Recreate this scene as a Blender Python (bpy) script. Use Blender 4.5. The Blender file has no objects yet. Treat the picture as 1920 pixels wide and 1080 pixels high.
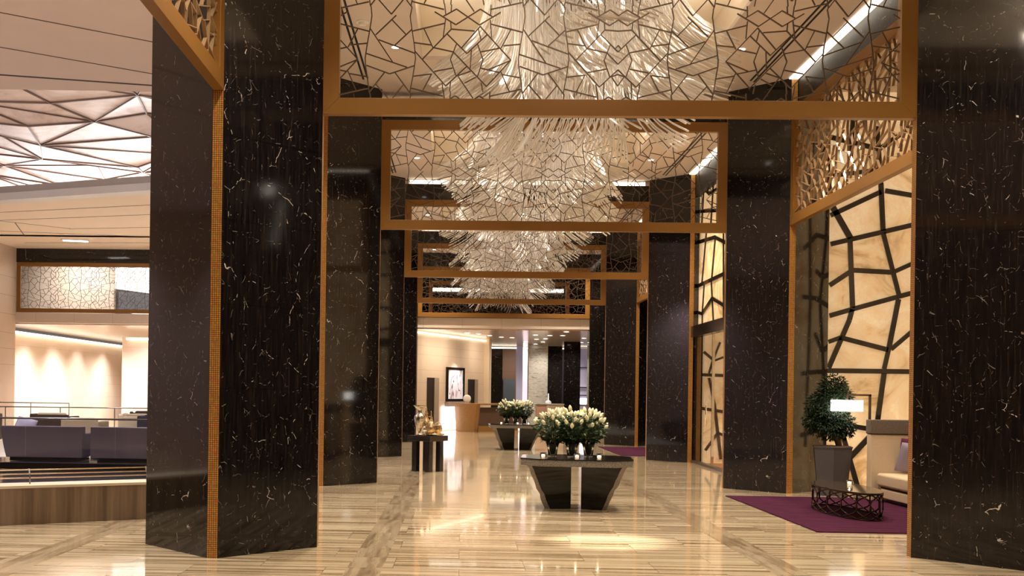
import bpy, math, random
from mathutils import Vector, Matrix
random.seed(7)
S = bpy.context.scene
COL = S.collection
PI = math.pi

# ------------------------------------------------------------------ camera
F, CX, CY, YAW, ROLL = 1994.39, 817.5, 734.3, .0239, .0139
cam = bpy.data.cameras.new('camera'); camo = bpy.data.objects.new('camera', cam); COL.objects.link(camo)
cam.sensor_fit = 'HORIZONTAL'; cam.sensor_width = 36.0
cam.lens = F / 1920 * 36
cam.shift_x = (960 - CX) / 1920
cam.shift_y = (CY - 540) / 1920
cam.clip_end = 300
fw = Vector((-math.sin(YAW), math.cos(YAW), 0)); rt0 = Vector((math.cos(YAW), math.sin(YAW), 0)); up0 = Vector((0, 0, 1))
rt = rt0 * math.cos(ROLL) + up0 * math.sin(ROLL)
up = up0 * math.cos(ROLL) - rt0 * math.sin(ROLL)
M = Matrix((rt, up, -fw)).transposed().to_4x4(); M.translation = Vector((0, 0, 1.6))
camo.matrix_world = M
S.camera = camo
def ray(px, py):
    a = px - CX; b = py - CY
    u = a * math.cos(ROLL) + b * math.sin(ROLL); v = -a * math.sin(ROLL) + b * math.cos(ROLL)
    xc = u / F
    return Vector((xc * math.cos(YAW) - math.sin(YAW), xc * math.sin(YAW) + math.cos(YAW), -v / F))
def atY(px, py, y):
    r = ray(px, py); return Vector((0, 0, 1.6)) + r * (y / r.y)
def atX(px, py, x):
    r = ray(px, py); return Vector((0, 0, 1.6)) + r * (x / r.x)
def atZ(px, py, z):
    r = ray(px, py); return Vector((0, 0, 1.6)) + r * ((z - 1.6) / r.z)

# ------------------------------------------------------------------ view, world
S.view_settings.view_transform = 'Standard'; S.view_settings.look = 'None'
S.view_settings.gamma = 1; S.view_settings.use_curve_mapping = False
S.view_settings.exposure = 0.35
W = bpy.data.worlds.new('world'); S.world = W; W.use_nodes = True
W.node_tree.nodes['Background'].inputs[0].default_value = (1.0, .86, .72, 1)
W.node_tree.nodes['Background'].inputs[1].default_value = .12

# ------------------------------------------------------------------ lights
WARM = (1, .86, .70); WARM2 = (1, .90, .78); WHITE = (1, .95, .9); LILAC = (.93, .88, 1)
def light(name, kind, loc, e, col=WARM, tgt=None, size=.05, size_y=None, spot=None, blend=.6):
    l = bpy.data.lights.new(name, kind); l.energy = e; l.color = col
    if kind == 'AREA':
        l.size = size
        if size_y: l.shape = 'RECTANGLE'; l.size_y = size_y
    else: l.shadow_soft_size = size
    if kind == 'SPOT': l.spot_size = spot or 1.8; l.spot_blend = blend
    o = bpy.data.objects.new(name, l); COL.objects.link(o); o.location = loc
    d = Vector(tgt) - Vector(loc) if tgt else Vector((0, 0, -1))
    o.rotation_euler = d.to_track_quat('-Z', 'Y').to_euler()
    return o
D1, SP, HC = 10.862, 7.6805, 1.545           # first column line, bay spacing, hall centre line
BAYS = [D1 + SP * (k + .5) for k in range(-1, 4)]
for k, by in enumerate(BAYS):
    for sx in (-1, 1):
        for sy in (-1, 1):
            light('downlight_beam', 'SPOT', (HC + sx * 2.62, by + sy * 1.5, 6.8), 820, WARM, spot=1.9, size=.06, blend=1)
    light('chandelier_glow', 'POINT', (HC, by, 6.95), 90, WARM2, size=.15)
    light('coffer_cove', 'AREA', (HC - 2.1, by, 6.9), 60, WARM, tgt=(HC - 1.4, by, 7.6), size=.1, size_y=3.8)
    light('coffer_cove', 'AREA', (HC + 2.1, by, 6.9), 60, WARM, tgt=(HC + 1.4, by, 7.6), size=.1, size_y=3.8)
# bright pools on the polished floor
light('floor_pool', 'SPOT', (1.8, 12.0, 6.8), 4200, WARM2, tgt=(1.62, 11.6, 0), spot=.24, size=.05, blend=.9)
light('table_pool', 'SPOT', (1.6, 13.2, 6.8), 700, WARM2, tgt=(1.55, 14.9, .8), spot=.5, size=.05)
light('table_pool', 'SPOT', (1.6, 28.4, 6.8), 700, WARM2, tgt=(1.55, 30.0, .8), spot=.5, size=.05)
light('silver_spot', 'SPOT', (-.9, 19.3, 6.8), 600, WARM2, tgt=(-.66, 21.3, .9), spot=.4, size=.05)
# lounge at the left
for x, y in ((-7, 11), (-13, 11), (-7, 16), (-13.5, 17)):
    light('lounge_downlight', 'SPOT', (x, y, 6.8), 1100, WHITE, spot=2.2, size=.08, blend=1)
for x, y in ((-7.5, 22.5), (-13, 23)):
    light('atrium_light', 'SPOT', (x, y, 6.5), 1300, LILAC, spot=2.4, size=.2, blend=1)
for x, y in ((-13, 33), (-7, 32), (-9, 37)):
    light('lounge_downlight', 'SPOT', (x, y, 6.8), 1350, WHITE, spot=2.3, size=.08, blend=1)
for x, y in ((-5.5, 28.4), (-9.5, 29.9), (-13.5, 31.3), (-18, 32.8)):
    light('atrium_uplight', 'AREA', (x, y+4.4, 7.2), 150, (.95, .97, 1), tgt=(x, y+2.2, 8.2), size=4, size_y=.3)  # unseen strips added above the ceiling edges to brighten the facets
    light('atrium_uplight', 'AREA', (x, y, 7.15), 36, (.95, .97, 1), tgt=(x-.6, y-3.0, 8.3), size=4, size_y=.3)
for x in (-5, -9.5, -14, -19):
    light('atrium_uplight', 'AREA', (x, 18.0, 7.3), 45, (1, .90, .90), tgt=(x, 21.5, 8.3), size=4, size_y=.3)
for y in (6, 13, 19): light('lounge_wall_spot', 'SPOT', (-22, y, 6.8), 900, (.85,.80,1), tgt=(-24, y, 3.5), spot=1.7, size=.1, blend=1)  # unseen lilac spots added so the nearest column reflects a brighter wall
# sitting niche at the right
light('niche_spot', 'SPOT', (6.1, 15.4, 6.6), 420, WARM, tgt=(6.2, 15.2, 0), spot=1.3, size=.06)
light('niche_spot', 'SPOT', (7.2, 13.0, 6.6), 350, WARM, tgt=(7.2, 14.0, 0), spot=1.6, size=.06)
light('niche_spot', 'SPOT', (6.6, 30.3, 6.6), 350, WARM, tgt=(6.4, 30.3, 0), spot=1.8, size=.06)
light('door_spot', 'SPOT', (6.6, 23.0, 3.1), 260, WARM, tgt=(7.0, 23.0, 0), spot=2.0, size=.06)

# ------------------------------------------------------------------ mesh helpers
class MB:
    def __init__(s): s.v = []; s.f = []
    def add(s, vs, fs):
        n = len(s.v); s.v += [tuple(v) for v in vs]; s.f += [tuple(i + n for i in f) for f in fs]; return s
    def box(s, x0, x1, y0, y1, z0, z1):
        return s.add([(x0,y0,z0),(x1,y0,z0),(x1,y1,z0),(x0,y1,z0),(x0,y0,z1),(x1,y0,z1),(x1,y1,z1),(x0,y1,z1)],
                     [(0,3,2,1),(4,5,6,7),(0,1,5,4),(1,2,6,5),(2,3,7,6),(3,0,4,7)])
    def bar(s, a, b, w, h=None, upv=(0,0,1)):
        a = Vector(a); b = Vector(b); h = h or w; d = (b - a)
        if d.length < 1e-6: return s
        d.normalize(); u = Vector(upv)
        if abs(d.dot(u)) > .98: u = Vector((0,1,0)) if abs(d.y) < .9 else Vector((1,0,0))
        r = d.cross(u).normalized(); t = r.cross(d).normalized()
        vs = [p + r * sx * w/2 + t * sz * h/2 for p in (a, b) for sx, sz in ((-1,-1),(1,-1),(1,1),(-1,1))]
        return s.add(vs, [(0,1,2,3),(7,6,5,4),(0,4,5,1),(1,5,6,2),(2,6,7,3),(3,7,4,0)])
    def prism(s, poly, z0, z1, poly2=None):
        n = len(poly); p2 = poly2 or poly
        vs = [(x,y,z0) for x,y in poly] + [(x,y,z1) for x,y in p2]
        return s.add(vs, [tuple(range(n-1,-1,-1)), tuple(range(n,2*n))] + [(i,(i+1)%n,(i+1)%n+n,i+n) for i in range(n)])
    def tube(s, pts, r, n=6, cap=True):
        pts = [Vector(p) for p in pts]; rs = r if isinstance(r, (list,tuple)) else [r]*len(pts)
        base = len(s.v); prev = None
        for i, p in enumerate(pts):
            d = (pts[min(i+1,len(pts)-1)] - pts[max(i-1,0)])
            d = d.normalized() if d.length > 1e-9 else Vector((0,0,1))
            if prev is None:
                u = Vector((1,0,0)) if abs(d.x) < .9 else Vector((0,1,0))
                u = (u - d * u.dot(d)).normalized()
            else:
                u = prev - d * prev.dot(d)
                u = u.normalized() if u.length > 1e-6 else Vector((1,0,0))
            prev = u; w = d.cross(u)
            for k in range(n):
                a = 2*PI*k/n; q = p + (u*math.cos(a) + w*math.sin(a)) * rs[i]; s.v.append(tuple(q))
        for i in range(len(pts)-1):
            for k in range(n):
                a = base+i*n+k; b = base+i*n+(k+1)%n; s.f.append((a,b,b+n,a+n))
        if cap:
            s.f.append(tuple(base+k for k in range(n-1,-1,-1))); s.f.append(tuple(base+(len(pts)-1)*n+k for k in range(n)))
        return s
    def lathe(s, prof, n=24, c=(0,0), sx=1, sy=1, mod=None):
        base = len(s.v)
        for r, z in prof:
            for k in range(n):
                a = 2*PI*k/n; rr = r * (mod(a, z) if mod else 1)
                s.v.append((c[0]+rr*math.cos(a)*sx, c[1]+rr*math.sin(a)*sy, z))
        for i in range(len(prof)-1):
            for k in range(n):
                a = base+i*n+k; b = base+i*n+(k+1)%n; s.f.append((a,b,b+n,a+n))
        s.f.append(tuple(base+k for k in range(n-1,-1,-1))); s.f.append(tuple(base+(len(prof)-1)*n+k for k in range(n)))
        return s
    def xf(s, m, start=0):
        for i in range(start, len(s.v)): s.v[i] = tuple(m @ Vector(s.v[i]))
        return s
    def build(s, name, mat, parent=None, smooth=False, bevel=0, loc=None, subs=0):
        me = bpy.data.meshes.new(name); me.from_pydata(s.v, [], s.f); me.update()
        if smooth:
            for p in me.polygons: p.use_smooth = True
        o = bpy.data.objects.new(name, me); COL.objects.link(o); me.materials.append(mat)
        if parent: o.parent = parent
        if loc: o.location = loc
        if bevel:
            b = o.modifiers.new('bevel','BEVEL'); b.width = bevel; b.segments = 3; b.limit_method = 'ANGLE'; b.angle_limit = .6
            for p in me.polygons: p.use_smooth = True
            w = o.modifiers.new('wn','WEIGHTED_NORMAL'); w.keep_sharp = True
        if subs:
            b = o.modifiers.new('sub','SUBSURF'); b.levels = subs; b.render_levels = subs
        return o
def tag(o, label, cat, group=None):
    o['label'] = label; o['category'] = cat
    if group: o['group'] = group
    return o
def thing(name, loc, label, cat, group=None, rz=0):
    o = bpy.data.objects.new(name, None); COL.objects.link(o); o.location = loc; o.rotation_euler = (0,0,rz)
    o.empty_display_size = .2
    return tag(o, label, cat, group)
def struct(o): o['kind'] = 'structure'; return o
def copy_tree(o, parent=None):
    c = o.copy(); COL.objects.link(c)
    if parent: c.parent = parent
    for ch in o.children: copy_tree(ch, c)
    return c
def sub(a, b, mb=None): return Vector(a) - Vector(b)

# ------------------------------------------------------------------ materials
def mat(name):
    m = bpy.data.materials.new(name); m.use_nodes = True
    return m, m.node_tree.nodes, m.node_tree.links, m.node_tree.nodes['Principled BSDF']
def plain(name, col, rough=.5, metal=0, emit=0, ecol=None, spec=None, trans=0, ior=1.45, coat=0, alpha=1, bump=0, bscale=80, var=0):
    m, N, L, P = mat(name)
    P.inputs['Base Color'].default_value = (*col, 1); P.inputs['Roughness'].default_value = rough; P.inputs['Metallic'].default_value = metal
    if spec is not None: P.inputs['Specular IOR Level'].default_value = spec
    P.inputs['Transmission Weight'].default_value = trans; P.inputs['IOR'].default_value = ior; P.inputs['Coat Weight'].default_value = coat
    if emit: P.inputs['Emission Color'].default_value = (*(ecol or col), 1); P.inputs['Emission Strength'].default_value = emit
    if bump or var:
        tc = N.new('ShaderNodeTexCoord'); nz = N.new('ShaderNodeTexNoise'); nz.inputs['Scale'].default_value = bscale; nz.inputs['Detail'].default_value = 4
        L.new(tc.outputs['Object'], nz.inputs['Vector'])
        if bump:
            b = N.new('ShaderNodeBump'); b.inputs['Strength'].default_value = bump; b.inputs['Distance'].default_value = .01
            L.new(nz.outputs['Fac'], b.inputs['Height']); L.new(b.outputs['Normal'], P.inputs['Normal'])
        if var:
            r = N.new('ShaderNodeValToRGB'); r.color_ramp.elements[0].position = .35; r.color_ramp.elements[1].position = .65
            r.color_ramp.elements[0].color = (*[c*(1-var) for c in col],1); r.color_ramp.elements[1].color = (*[min(1,c*(1+var)) for c in col],1)
            L.new(nz.outputs['Fac'], r.inputs['Fac']); L.new(r.outputs['Color'], P.inputs['Base Color'])
    return m
def ramp(N, pts):
    r = N.new('ShaderNodeValToRGB'); e = r.color_ramp.elements
    while len(e) < len(pts): e.new(.5)
    for el, (p, c) in zip(e, pts): el.position = p; el.color = (*c, 1) if len(c) == 3 else c
    return r
def mapping(N, L, scale, rot=(0,0,0), out='Object', loc=(0,0,0)):
    tc = N.new('ShaderNodeTexCoord'); mp = N.new('ShaderNodeMapping'); mp.inputs['Scale'].default_value = scale; mp.inputs['Rotation'].default_value = rot
    mp.inputs['Location'].default_value = loc
    L.new(tc.outputs[out], mp.inputs['Vector']); return mp
def noise(N, L, vec, scale, detail=6, rough=.6, dist=0):
    n = N.new('ShaderNodeTexNoise'); n.inputs['Scale'].default_value = scale; n.inputs['Detail'].default_value = detail
    n.inputs['Roughness'].default_value = rough; n.inputs['Distortion'].default_value = dist
    L.new(vec, n.inputs['Vector']); return n
def math_(N, L, op, a, b=None, c=None, clamp=False):
    n = N.new('ShaderNodeMath'); n.operation = op; n.use_clamp = clamp
    for i, x in enumerate((a, b, c)):
        if x is None: continue
        if isinstance(x, (int, float)): n.inputs[i].default_value = x
        else: L.new(x, n.inputs[i])
    return n.outputs[0]
def mix(N, L, fac, a, b, mode='MIX'):
    n = N.new('ShaderNodeMix'); n.data_type = 'RGBA'; n.blend_type = mode
    for i, x in ((0, fac), (6, a), (7, b)):
        if isinstance(x, (int, float)): n.inputs[i].default_value = x
        elif isinstance(x, tuple): n.inputs[i].default_value = (*x, 1) if len(x) == 3 else x
        else: L.new(x, n.inputs[i])
    return n.outputs[2]

def marble_black():
    m, N, L, P = mat('black_marble')
    g = mapping(N, L, (9, 9, .55)); grain = noise(N, L, g.outputs[0], 5, 8, .7)
    base = ramp(N, [(.40, (.003,.0025,.0035)), (.53, (.009,.0065,.006)), (.72, (.034,.024,.019))]); L.new(grain.outputs['Fac'], base.inputs['Fac'])
    o = mapping(N, L, (1,1,1)); big = noise(N, L, o.outputs[0], .9, 3, .5)
    c1 = mix(N, L, math_(N, L, 'MULTIPLY', big.outputs['Fac'], .5), base.outputs['Color'], (.008,.006,.006))
    # fine broken veins
    w = noise(N, L, o.outputs[0], 2.4, 3, .55, .2)
    wv = N.new('ShaderNodeVectorMath'); wv.operation = 'MULTIPLY_ADD'
    L.new(w.outputs['Color'], wv.inputs[0]); wv.inputs[1].default_value = (.27,.27,.27); L.new(o.outputs[0], wv.inputs[2])
    cols = c1
    for sc, width, gate, gs, colr in ((1.3, .0034, .62, 7.5, (.46,.41,.37)), (2.9, .0045, .63, 10.0, (.26,.23,.20)), (7.0, .010, .62, 13.0, (.15,.12,.10))):
        v = N.new('ShaderNodeTexVoronoi'); v.feature = 'DISTANCE_TO_EDGE'; v.inputs['Scale'].default_value = sc
        L.new(wv.outputs[0], v.inputs['Vector'])
        line = math_(N, L, 'LESS_THAN', v.outputs['Distance'], width)
        gn = noise(N, L, o.outputs[0], gs, 4, .7)
        gt = math_(N, L, 'GREATER_THAN', gn.outputs['Fac'], gate - .05)
        gt2 = math_(N, L, 'MULTIPLY', line, gt)
        cols = mix(N, L, gt2, cols, colr)
    # panel joints every 0.8 m
    sx = N.new('ShaderNodeSeparateXYZ'); L.new(o.outputs[0], sx.inputs[0])
    fr = math_(N, L, 'FRACT', math_(N, L, 'DIVIDE', sx.outputs[2], .8))
    jt = math_(N, L, 'LESS_THAN', fr, .007)
    cols = mix(N, L, jt, cols, (.002,.002,.002))
    L.new(cols, P.inputs['Base Color']); P.inputs['Roughness'].default_value = .06; P.inputs['Specular IOR Level'].default_value = .5
    return m
def floor_stone():
    m, N, L, P = mat('striped_limestone')
    tc = N.new('ShaderNodeTexCoord'); sx = N.new('ShaderNodeSeparateXYZ'); L.new(tc.outputs['Object'], sx.inputs[0])
    X, Yy = sx.outputs[0], sx.outputs[1]
    def band(c, h): return math_(N, L, 'LESS_THAN', math_(N, L, 'ABSOLUTE', math_(N, L, 'SUBTRACT', X, c)), h)
    bm = band(-.85, .16)
    for c in (3.0, -3.95): bm = math_(N, L, 'MAXIMUM', bm, band(c, .16))
    # tile grid (1.2 x 0.6), offset per row
    br = N.new('ShaderNodeTexBrick'); br.inputs['Scale'].default_value = 1; br.inputs['Brick Width'].default_value = 1.2; br.inputs['Row Height'].default_value = .6
    br.inputs['Mortar Size'].default_value = .0025; br.inputs['Color1'].default_value = (.38,.38,.38,1); br.inputs['Color2'].default_value = (.62,.62,.62,1); br.inputs['Mortar'].default_value = (.5,.5,.5,1)
    br.inputs['Mortar Smooth'].default_value = 0
    L.new(tc.outputs['Object'], br.inputs['Vector'])
    def stripes(scale):
        mp = N.new('ShaderNodeMapping'); mp.inputs['Scale'].default_value = scale; L.new(tc.outputs['Object'], mp.inputs['Vector'])
        ad = N.new('ShaderNodeVectorMath'); ad.operation = 'MULTIPLY_ADD'; L.new(br.outputs['Color'], ad.inputs[0]); ad.inputs[1].default_value = (9,9,9); L.new(mp.outputs[0], ad.inputs[2])
        return noise(N, L, ad.outputs[0], 1, 4, .55, .15).outputs['Fac']
    s = stripes((.32, 13, 1)); sb = stripes((13, 1.1, 1))
    fac = N.new('ShaderNodeMix'); fac.data_type = 'FLOAT'; L.new(bm, fac.inputs[0]); L.new(s, fac.inputs[2]); L.new(sb, fac.inputs[3])
    r = ramp(N, [(.34, (.25,.165,.085)), (.44, (.50,.38,.235)), (.54, (.70,.56,.365)), (.66, (.84,.70,.49))]); L.new(fac.outputs[0], r.inputs['Fac'])
    tint = mix(N, L, .35, r.outputs['Color'], br.outputs['Color'], 'OVERLAY')
    be = math_(N, L, 'MULTIPLY', bm, .45); c = mix(N, L, be, tint, (.34,.25,.16))
    jc = mix(N, L, br.outputs['Fac'], c, (.22,.16,.10))
    L.new(jc, P.inputs['Base Color']); P.inputs['Roughness'].default_value = .085; P.inputs['Specular IOR Level'].default_value = .75
    P.inputs['Coat Weight'].default_value = .35; P.inputs['Coat Roughness'].default_value = .03
    return m
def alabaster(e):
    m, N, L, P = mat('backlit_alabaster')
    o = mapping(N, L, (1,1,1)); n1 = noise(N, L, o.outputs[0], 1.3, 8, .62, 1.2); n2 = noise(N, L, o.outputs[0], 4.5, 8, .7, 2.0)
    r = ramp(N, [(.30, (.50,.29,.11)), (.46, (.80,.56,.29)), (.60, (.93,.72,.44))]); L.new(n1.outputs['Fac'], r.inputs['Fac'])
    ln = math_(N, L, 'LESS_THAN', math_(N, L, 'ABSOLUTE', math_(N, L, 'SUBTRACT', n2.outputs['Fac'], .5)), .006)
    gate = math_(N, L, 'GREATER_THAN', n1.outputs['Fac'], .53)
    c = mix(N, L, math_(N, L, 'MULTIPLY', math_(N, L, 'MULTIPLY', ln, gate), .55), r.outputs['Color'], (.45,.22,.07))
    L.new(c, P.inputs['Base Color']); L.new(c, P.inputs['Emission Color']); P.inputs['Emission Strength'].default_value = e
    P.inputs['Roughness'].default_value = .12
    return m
def mosaic():
    m, N, L, P = mat('gold_mosaic')
    o = mapping(N, L, (1,1,1)); v = N.new('ShaderNodeTexVoronoi'); v.distance = 'CHEBYCHEV'; v.inputs['Randomness'].default_value = 0; v.inputs['Scale'].default_value = 1/.02
    L.new(o.outputs[0], v.inputs['Vector'])
    r = ramp(N, [(.30, (.62,.30,.07)), (.42, (.10,.04,.01))]); L.new(v.outputs['Distance'], r.inputs['Fac'])
    v2 = mix(N, L, .35, r.outputs['Color'], v.outputs['Color'], 'SOFT_LIGHT')
    L.new(v2, P.inputs['Base Color']); P.inputs['Roughness'].default_value = .35; P.inputs['Metallic'].default_value = .35
    return m
def panels(name, col, dx=1.2, dz=.0, axis=0, rough=.55, line=.6, zs=(), var=.05, lw=.008):
    """smooth stone or plaster with straight joints"""
    m, N, L, P = mat(name)
    tc = N.new('ShaderNodeTexCoord'); sx = N.new('ShaderNodeSeparateXYZ'); L.new(tc.outputs['Object'], sx.inputs[0])
    nz = noise(N, L, tc.outputs['Object'], 2.0, 5, .6)
    c = mix(N, L, nz.outputs['Fac'], tuple(x*(1-var) for x in col), tuple(min(1, x*(1+var)) for x in col))
    j = None
    if dx:
        j = math_(N, L, 'LESS_THAN', math_(N, L, 'FRACT', math_(N, L, 'DIVIDE', sx.outputs[axis], dx)), lw/dx)
    if dz:
        k = math_(N, L, 'LESS_THAN', math_(N, L, 'FRACT', math_(N, L, 'DIVIDE', sx.outputs[2], dz)), lw/dz)
        j = k if j is None else math_(N, L, 'MAXIMUM', j, k)
    for z in zs:
        k = math_(N, L, 'LESS_THAN', math_(N, L, 'ABSOLUTE', math_(N, L, 'SUBTRACT', sx.outputs[2], z)), lw*.7)
        j = k if j is None else math_(N, L, 'MAXIMUM', j, k)
    if j is not None: c = mix(N, L, j, c, tuple(x*(1-line) for x in col))
    L.new(c, P.inputs['Base Color']); P.inputs['Roughness'].default_value = rough
    return m
def kerb_stone():
    m, N, L, P = mat('brown_travertine')
    o = mapping(N, L, (9, 9, .35)); n = noise(N, L, o.outputs[0], 1, 7, .6)
    r = ramp(N, [(.35, (.16,.11,.075)), (.5, (.25,.18,.125)), (.66, (.34,.26,.19))]); L.new(n.outputs['Fac'], r.inputs['Fac'])
    L.new(r.outputs['Color'], P.inputs['Base Color']); P.inputs['Roughness'].default_value = .3
    return m
def carpet(name, a, b):
    m, N, L, P = mat(name)
    o = mapping(N, L, (1.2, 9, 1)); n = noise(N, L, o.outputs[0], 2.2, 6, .7, .5)
    r = ramp(N, [(.35, a), (.65, b)]); L.new(n.outputs['Fac'], r.inputs['Fac'])
    n2 = noise(N, L, o.outputs[0], 60, 3, .6)
    bp = N.new('ShaderNodeBump'); bp.inputs['Strength'].default_value = .6; bp.inputs['Distance'].default_value = .01; L.new(n2.outputs['Fac'], bp.inputs['Height'])
    L.new(bp.outputs['Normal'], P.inputs['Normal']); L.new(r.outputs['Color'], P.inputs['Base Color']); P.inputs['Roughness'].default_value = .95
    P.inputs['Specular IOR Level'].default_value = .1
    return m
def fabric(name, col, scale=220, bump=.3, var=.12, rough=.9):
    return plain(name, col, rough, bump=bump, bscale=scale, var=var, spec=.2)
def glass_strand():
    m = bpy.data.materials.new('glass_rod'); m.use_nodes = True; N = m.node_tree.nodes; L = m.node_tree.links; N.clear()
    out = N.new('ShaderNodeOutputMaterial'); d = N.new('ShaderNodeBsdfDiffuse'); d.inputs[0].default_value = (.95,.93,.9,1)
    t = N.new('ShaderNodeBsdfTranslucent'); t.inputs[0].default_value = (.95,.92,.88,1)
    g = N.new('ShaderNodeBsdfGlossy'); g.inputs['Roughness'].default_value = .12
    tr = N.new('ShaderNodeBsdfTransparent')
    m1 = N.new('ShaderNodeMixShader'); m1.inputs[0].default_value = .5; L.new(d.outputs[0], m1.inputs[1]); L.new(t.outputs[0], m1.inputs[2])
    m2 = N.new('ShaderNodeMixShader'); m2.inputs[0].default_value = .35; L.new(m1.outputs[0], m2.inputs[1]); L.new(g.outputs[0], m2.inputs[2])
    m3 = N.new('ShaderNodeMixShader'); m3.inputs[0].default_value = .2; L.new(m2.outputs[0], m3.inputs[1]); L.new(tr.outputs[0], m3.inputs[2])
    L.new(m3.outputs[0], out.inputs[0]); return m
def art():
    m, N, L, P = mat('abstract_print')
    o = mapping(N, L, (1.0, 1.0, .55)); n = noise(N, L, o.outputs[0], 1.7, 2, .4, 1.4)
    l1 = math_(N, L, 'LESS_THAN', math_(N, L, 'ABSOLUTE', math_(N, L, 'SUBTRACT', n.outputs['Fac'], .47)), .016)
    n2 = noise(N, L, o.outputs[0], 3.2, 2, .4)
    fill = ramp(N, [(.55, (.80,.77,.77)), (.66, (.55,.36,.40))]); L.new(n2.outputs['Fac'], fill.inputs['Fac'])
    c = mix(N, L, l1, fill.outputs['Color'], (.05,.03,.05)); L.new(c, P.inputs['Base Color'])
    P.inputs['Roughness'].default_value = .4
    return m
def facet_metal():
    m, N, L, P = mat('brushed_ceiling_panel')
    o = mapping(N, L, (1, 1, 1)); n = noise(N, L, o.outputs[0], .8, 6, .65, 1.5)
    r = ramp(N, [(.35, (.55,.43,.38)), (.6, (.78,.66,.64))]); L.new(n.outputs['Fac'], r.inputs['Fac']); L.new(r.outputs['Color'], P.inputs['Base Color'])
    P.inputs['Roughness'].default_value = .45; P.inputs['Metallic'].default_value = .1
    return m
def ledge_stone():
    m, N, L, P = mat('stacked_ledge_stone')
    o = mapping(N, L, (2, 2, 14)); v = N.new('ShaderNodeTexVoronoi'); v.inputs['Scale'].default_value = 2.0; L.new(o.outputs[0], v.inputs['Vector'])
    r = ramp(N, [(.1, (.38,.36,.32)), (.6, (.62,.58,.50)), (.9, (.25,.23,.2))]); L.new(v.outputs['Distance'], r.inputs['Fac']); L.new(r.outputs['Color'], P.inputs['Base Color'])
    P.inputs['Roughness'].default_value = .8
    return m

MBLK = marble_black(); MBEAM = MBLK.copy(); MBEAM.node_tree.nodes['Principled BSDF'].inputs['Roughness'].default_value = .45; FLOOR = floor_stone(); ALA = alabaster(.36); MOS = mosaic()
BRONZE = plain('bronze_paint', (.235, .108, .021), .34, .25, spec=.5, bump=.03, bscale=8)
FIN = plain('bronze_fin', (.085, .050, .025), .4, .3)
FINLIT = plain('bronze_fin_lit', (.30, .19, .10), .4, .3)  # same bronze as the other fins, lightened to paint in their lit faces
CEIL = panels('ceiling_plaster', (.62,.53,.47), 0, rough=.7)
CEILW = plain('coffer_plaster', (.80,.71,.58), .7)
LCEIL = panels('lounge_ceiling_panel', (.72,.60,.60), 0, rough=.7)
SLOT = plain('dark_slot', (.01,.01,.01), .6)
COVE = plain('lit_cove', (1,.93,.8), .5, emit=2.2, ecol=(1,.9,.72))
COVEW = plain('lit_cove_white', (1,1,1), .5, emit=1.6, ecol=(.95,.97,1))
CREAM = panels('cream_stone_panel', (.66,.54,.42), 1.15, rough=.45, zs=(.72, 1.3, 2.1, 2.95, 3.45))
CREAMY = panels('cream_stone_wall', (.66,.52,.42), 1.6, axis=1, rough=.45, zs=(.8, 2.4, 3.0, 3.6, 4.3, 5.0, 5.7))
FASC = panels('fascia_panel', (.60,.50,.42), 1.48, rough=.35)
KERB = kerb_stone(); KTOP = plain('cream_coping', (.80,.70,.55), .3)
BRASS = plain('brushed_brass', (.60,.42,.24), .25, .9)
STEEL = plain('brushed_steel', (.20,.18,.165), .3, .9)
CHROME = plain('mirror_steel', (.85,.85,.85), .03, 1)
SMIR = plain('dark_mirror_strip', (.055,.048,.045), .05, .6)
DTILE = panels('dark_blue_tile', (.022,.024,.032), .6, rough=.12, axis=0)
GLASS = plain('clear_glass', (.95,.97,.95), .02, trans=1, ior=1.45)
GRANITE = plain('rough_granite', (.17,.15,.125), .8, bump=.8, bscale=60, var=.4)
GPOL = plain('polished_black_granite', (.008,.007,.006), .12, spec=.35)
BLACKW = plain('black_lacquer_wood', (.012,.009,.008), .15)
PURPLE = carpet('plum_carpet', (.028,.006,.016), (.095,.017,.050))
SOFA = fabric('mauve_upholstery', (.135,.105,.140)); SOFAB = fabric('brown_upholstery', (.05,.035,.028)); SOFAC = fabric('cream_upholstery', (.60,.50,.36))
SOFAN = fabric('navy_upholstery', (.030,.034,.050)); TAUPE = fabric('taupe_leather', (.13,.10,.075), 40, .1); BOOTH = fabric('oatmeal_upholstery', (.62,.48,.32))
CUSHP = fabric('plum_velvet', (.10,.022,.045)); CUSHG = fabric('grey_lilac_satin', (.28,.25,.33), rough=.5)
PLANTER = plain('charcoal_planter', (.075,.068,.072), .45, bump=.05)
LEAF = plain('dark_green_leaf', (.013,.026,.009), .6, spec=.25, var=.4, bscale=6); LEAFR = plain('rose_leaf', (.030,.060,.022), .4, var=.4, bscale=9)
BARK = plain('bark', (.16,.085,.055), .85, bump=.5, bscale=30, var=.3)
BUD = plain('cream_petal', (.93,.90,.62), .5, var=.08, bscale=20)
STEM = plain('green_stem', (.05,.09,.025), .5)
SHADE = plain('glowing_shade', (1,.98,.95), .5, emit=7, ecol=(1,.96,.9))
FLAME = plain('candle_flame', (1,.8,.5), .5, emit=60, ecol=(1,.82,.55))
WAX = plain('candle_wax', (.9,.85,.75), .5, emit=.6, ecol=(1,.75,.45))
SILVER = plain('tarnished_silver', (.62,.47,.27), .25, .95, bump=.5, bscale=24, var=.35)
SILVERG = plain('grey_silver', (.52,.48,.40), .22, .95, bump=.45, bscale=20, var=.35)
WOOD = plain('honey_wood', (.38,.20,.065), .3, bump=.05, bscale=30, var=.12); WOODD = plain('brown_leather_panel', (.13,.075,.05), .5)
DARKIN = plain('doorway_shade', (.022,.012,.009), .6)
DOWN = plain('downlight_lens', (1,1,1), .4, emit=5, ecol=(1,.95,.88))
WHITEP = plain('white_paint', (.75,.72,.68), .5)
GROD = glass_strand(); ART = art(); FACET = facet_metal(); LEDGE = ledge_stone()
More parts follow.
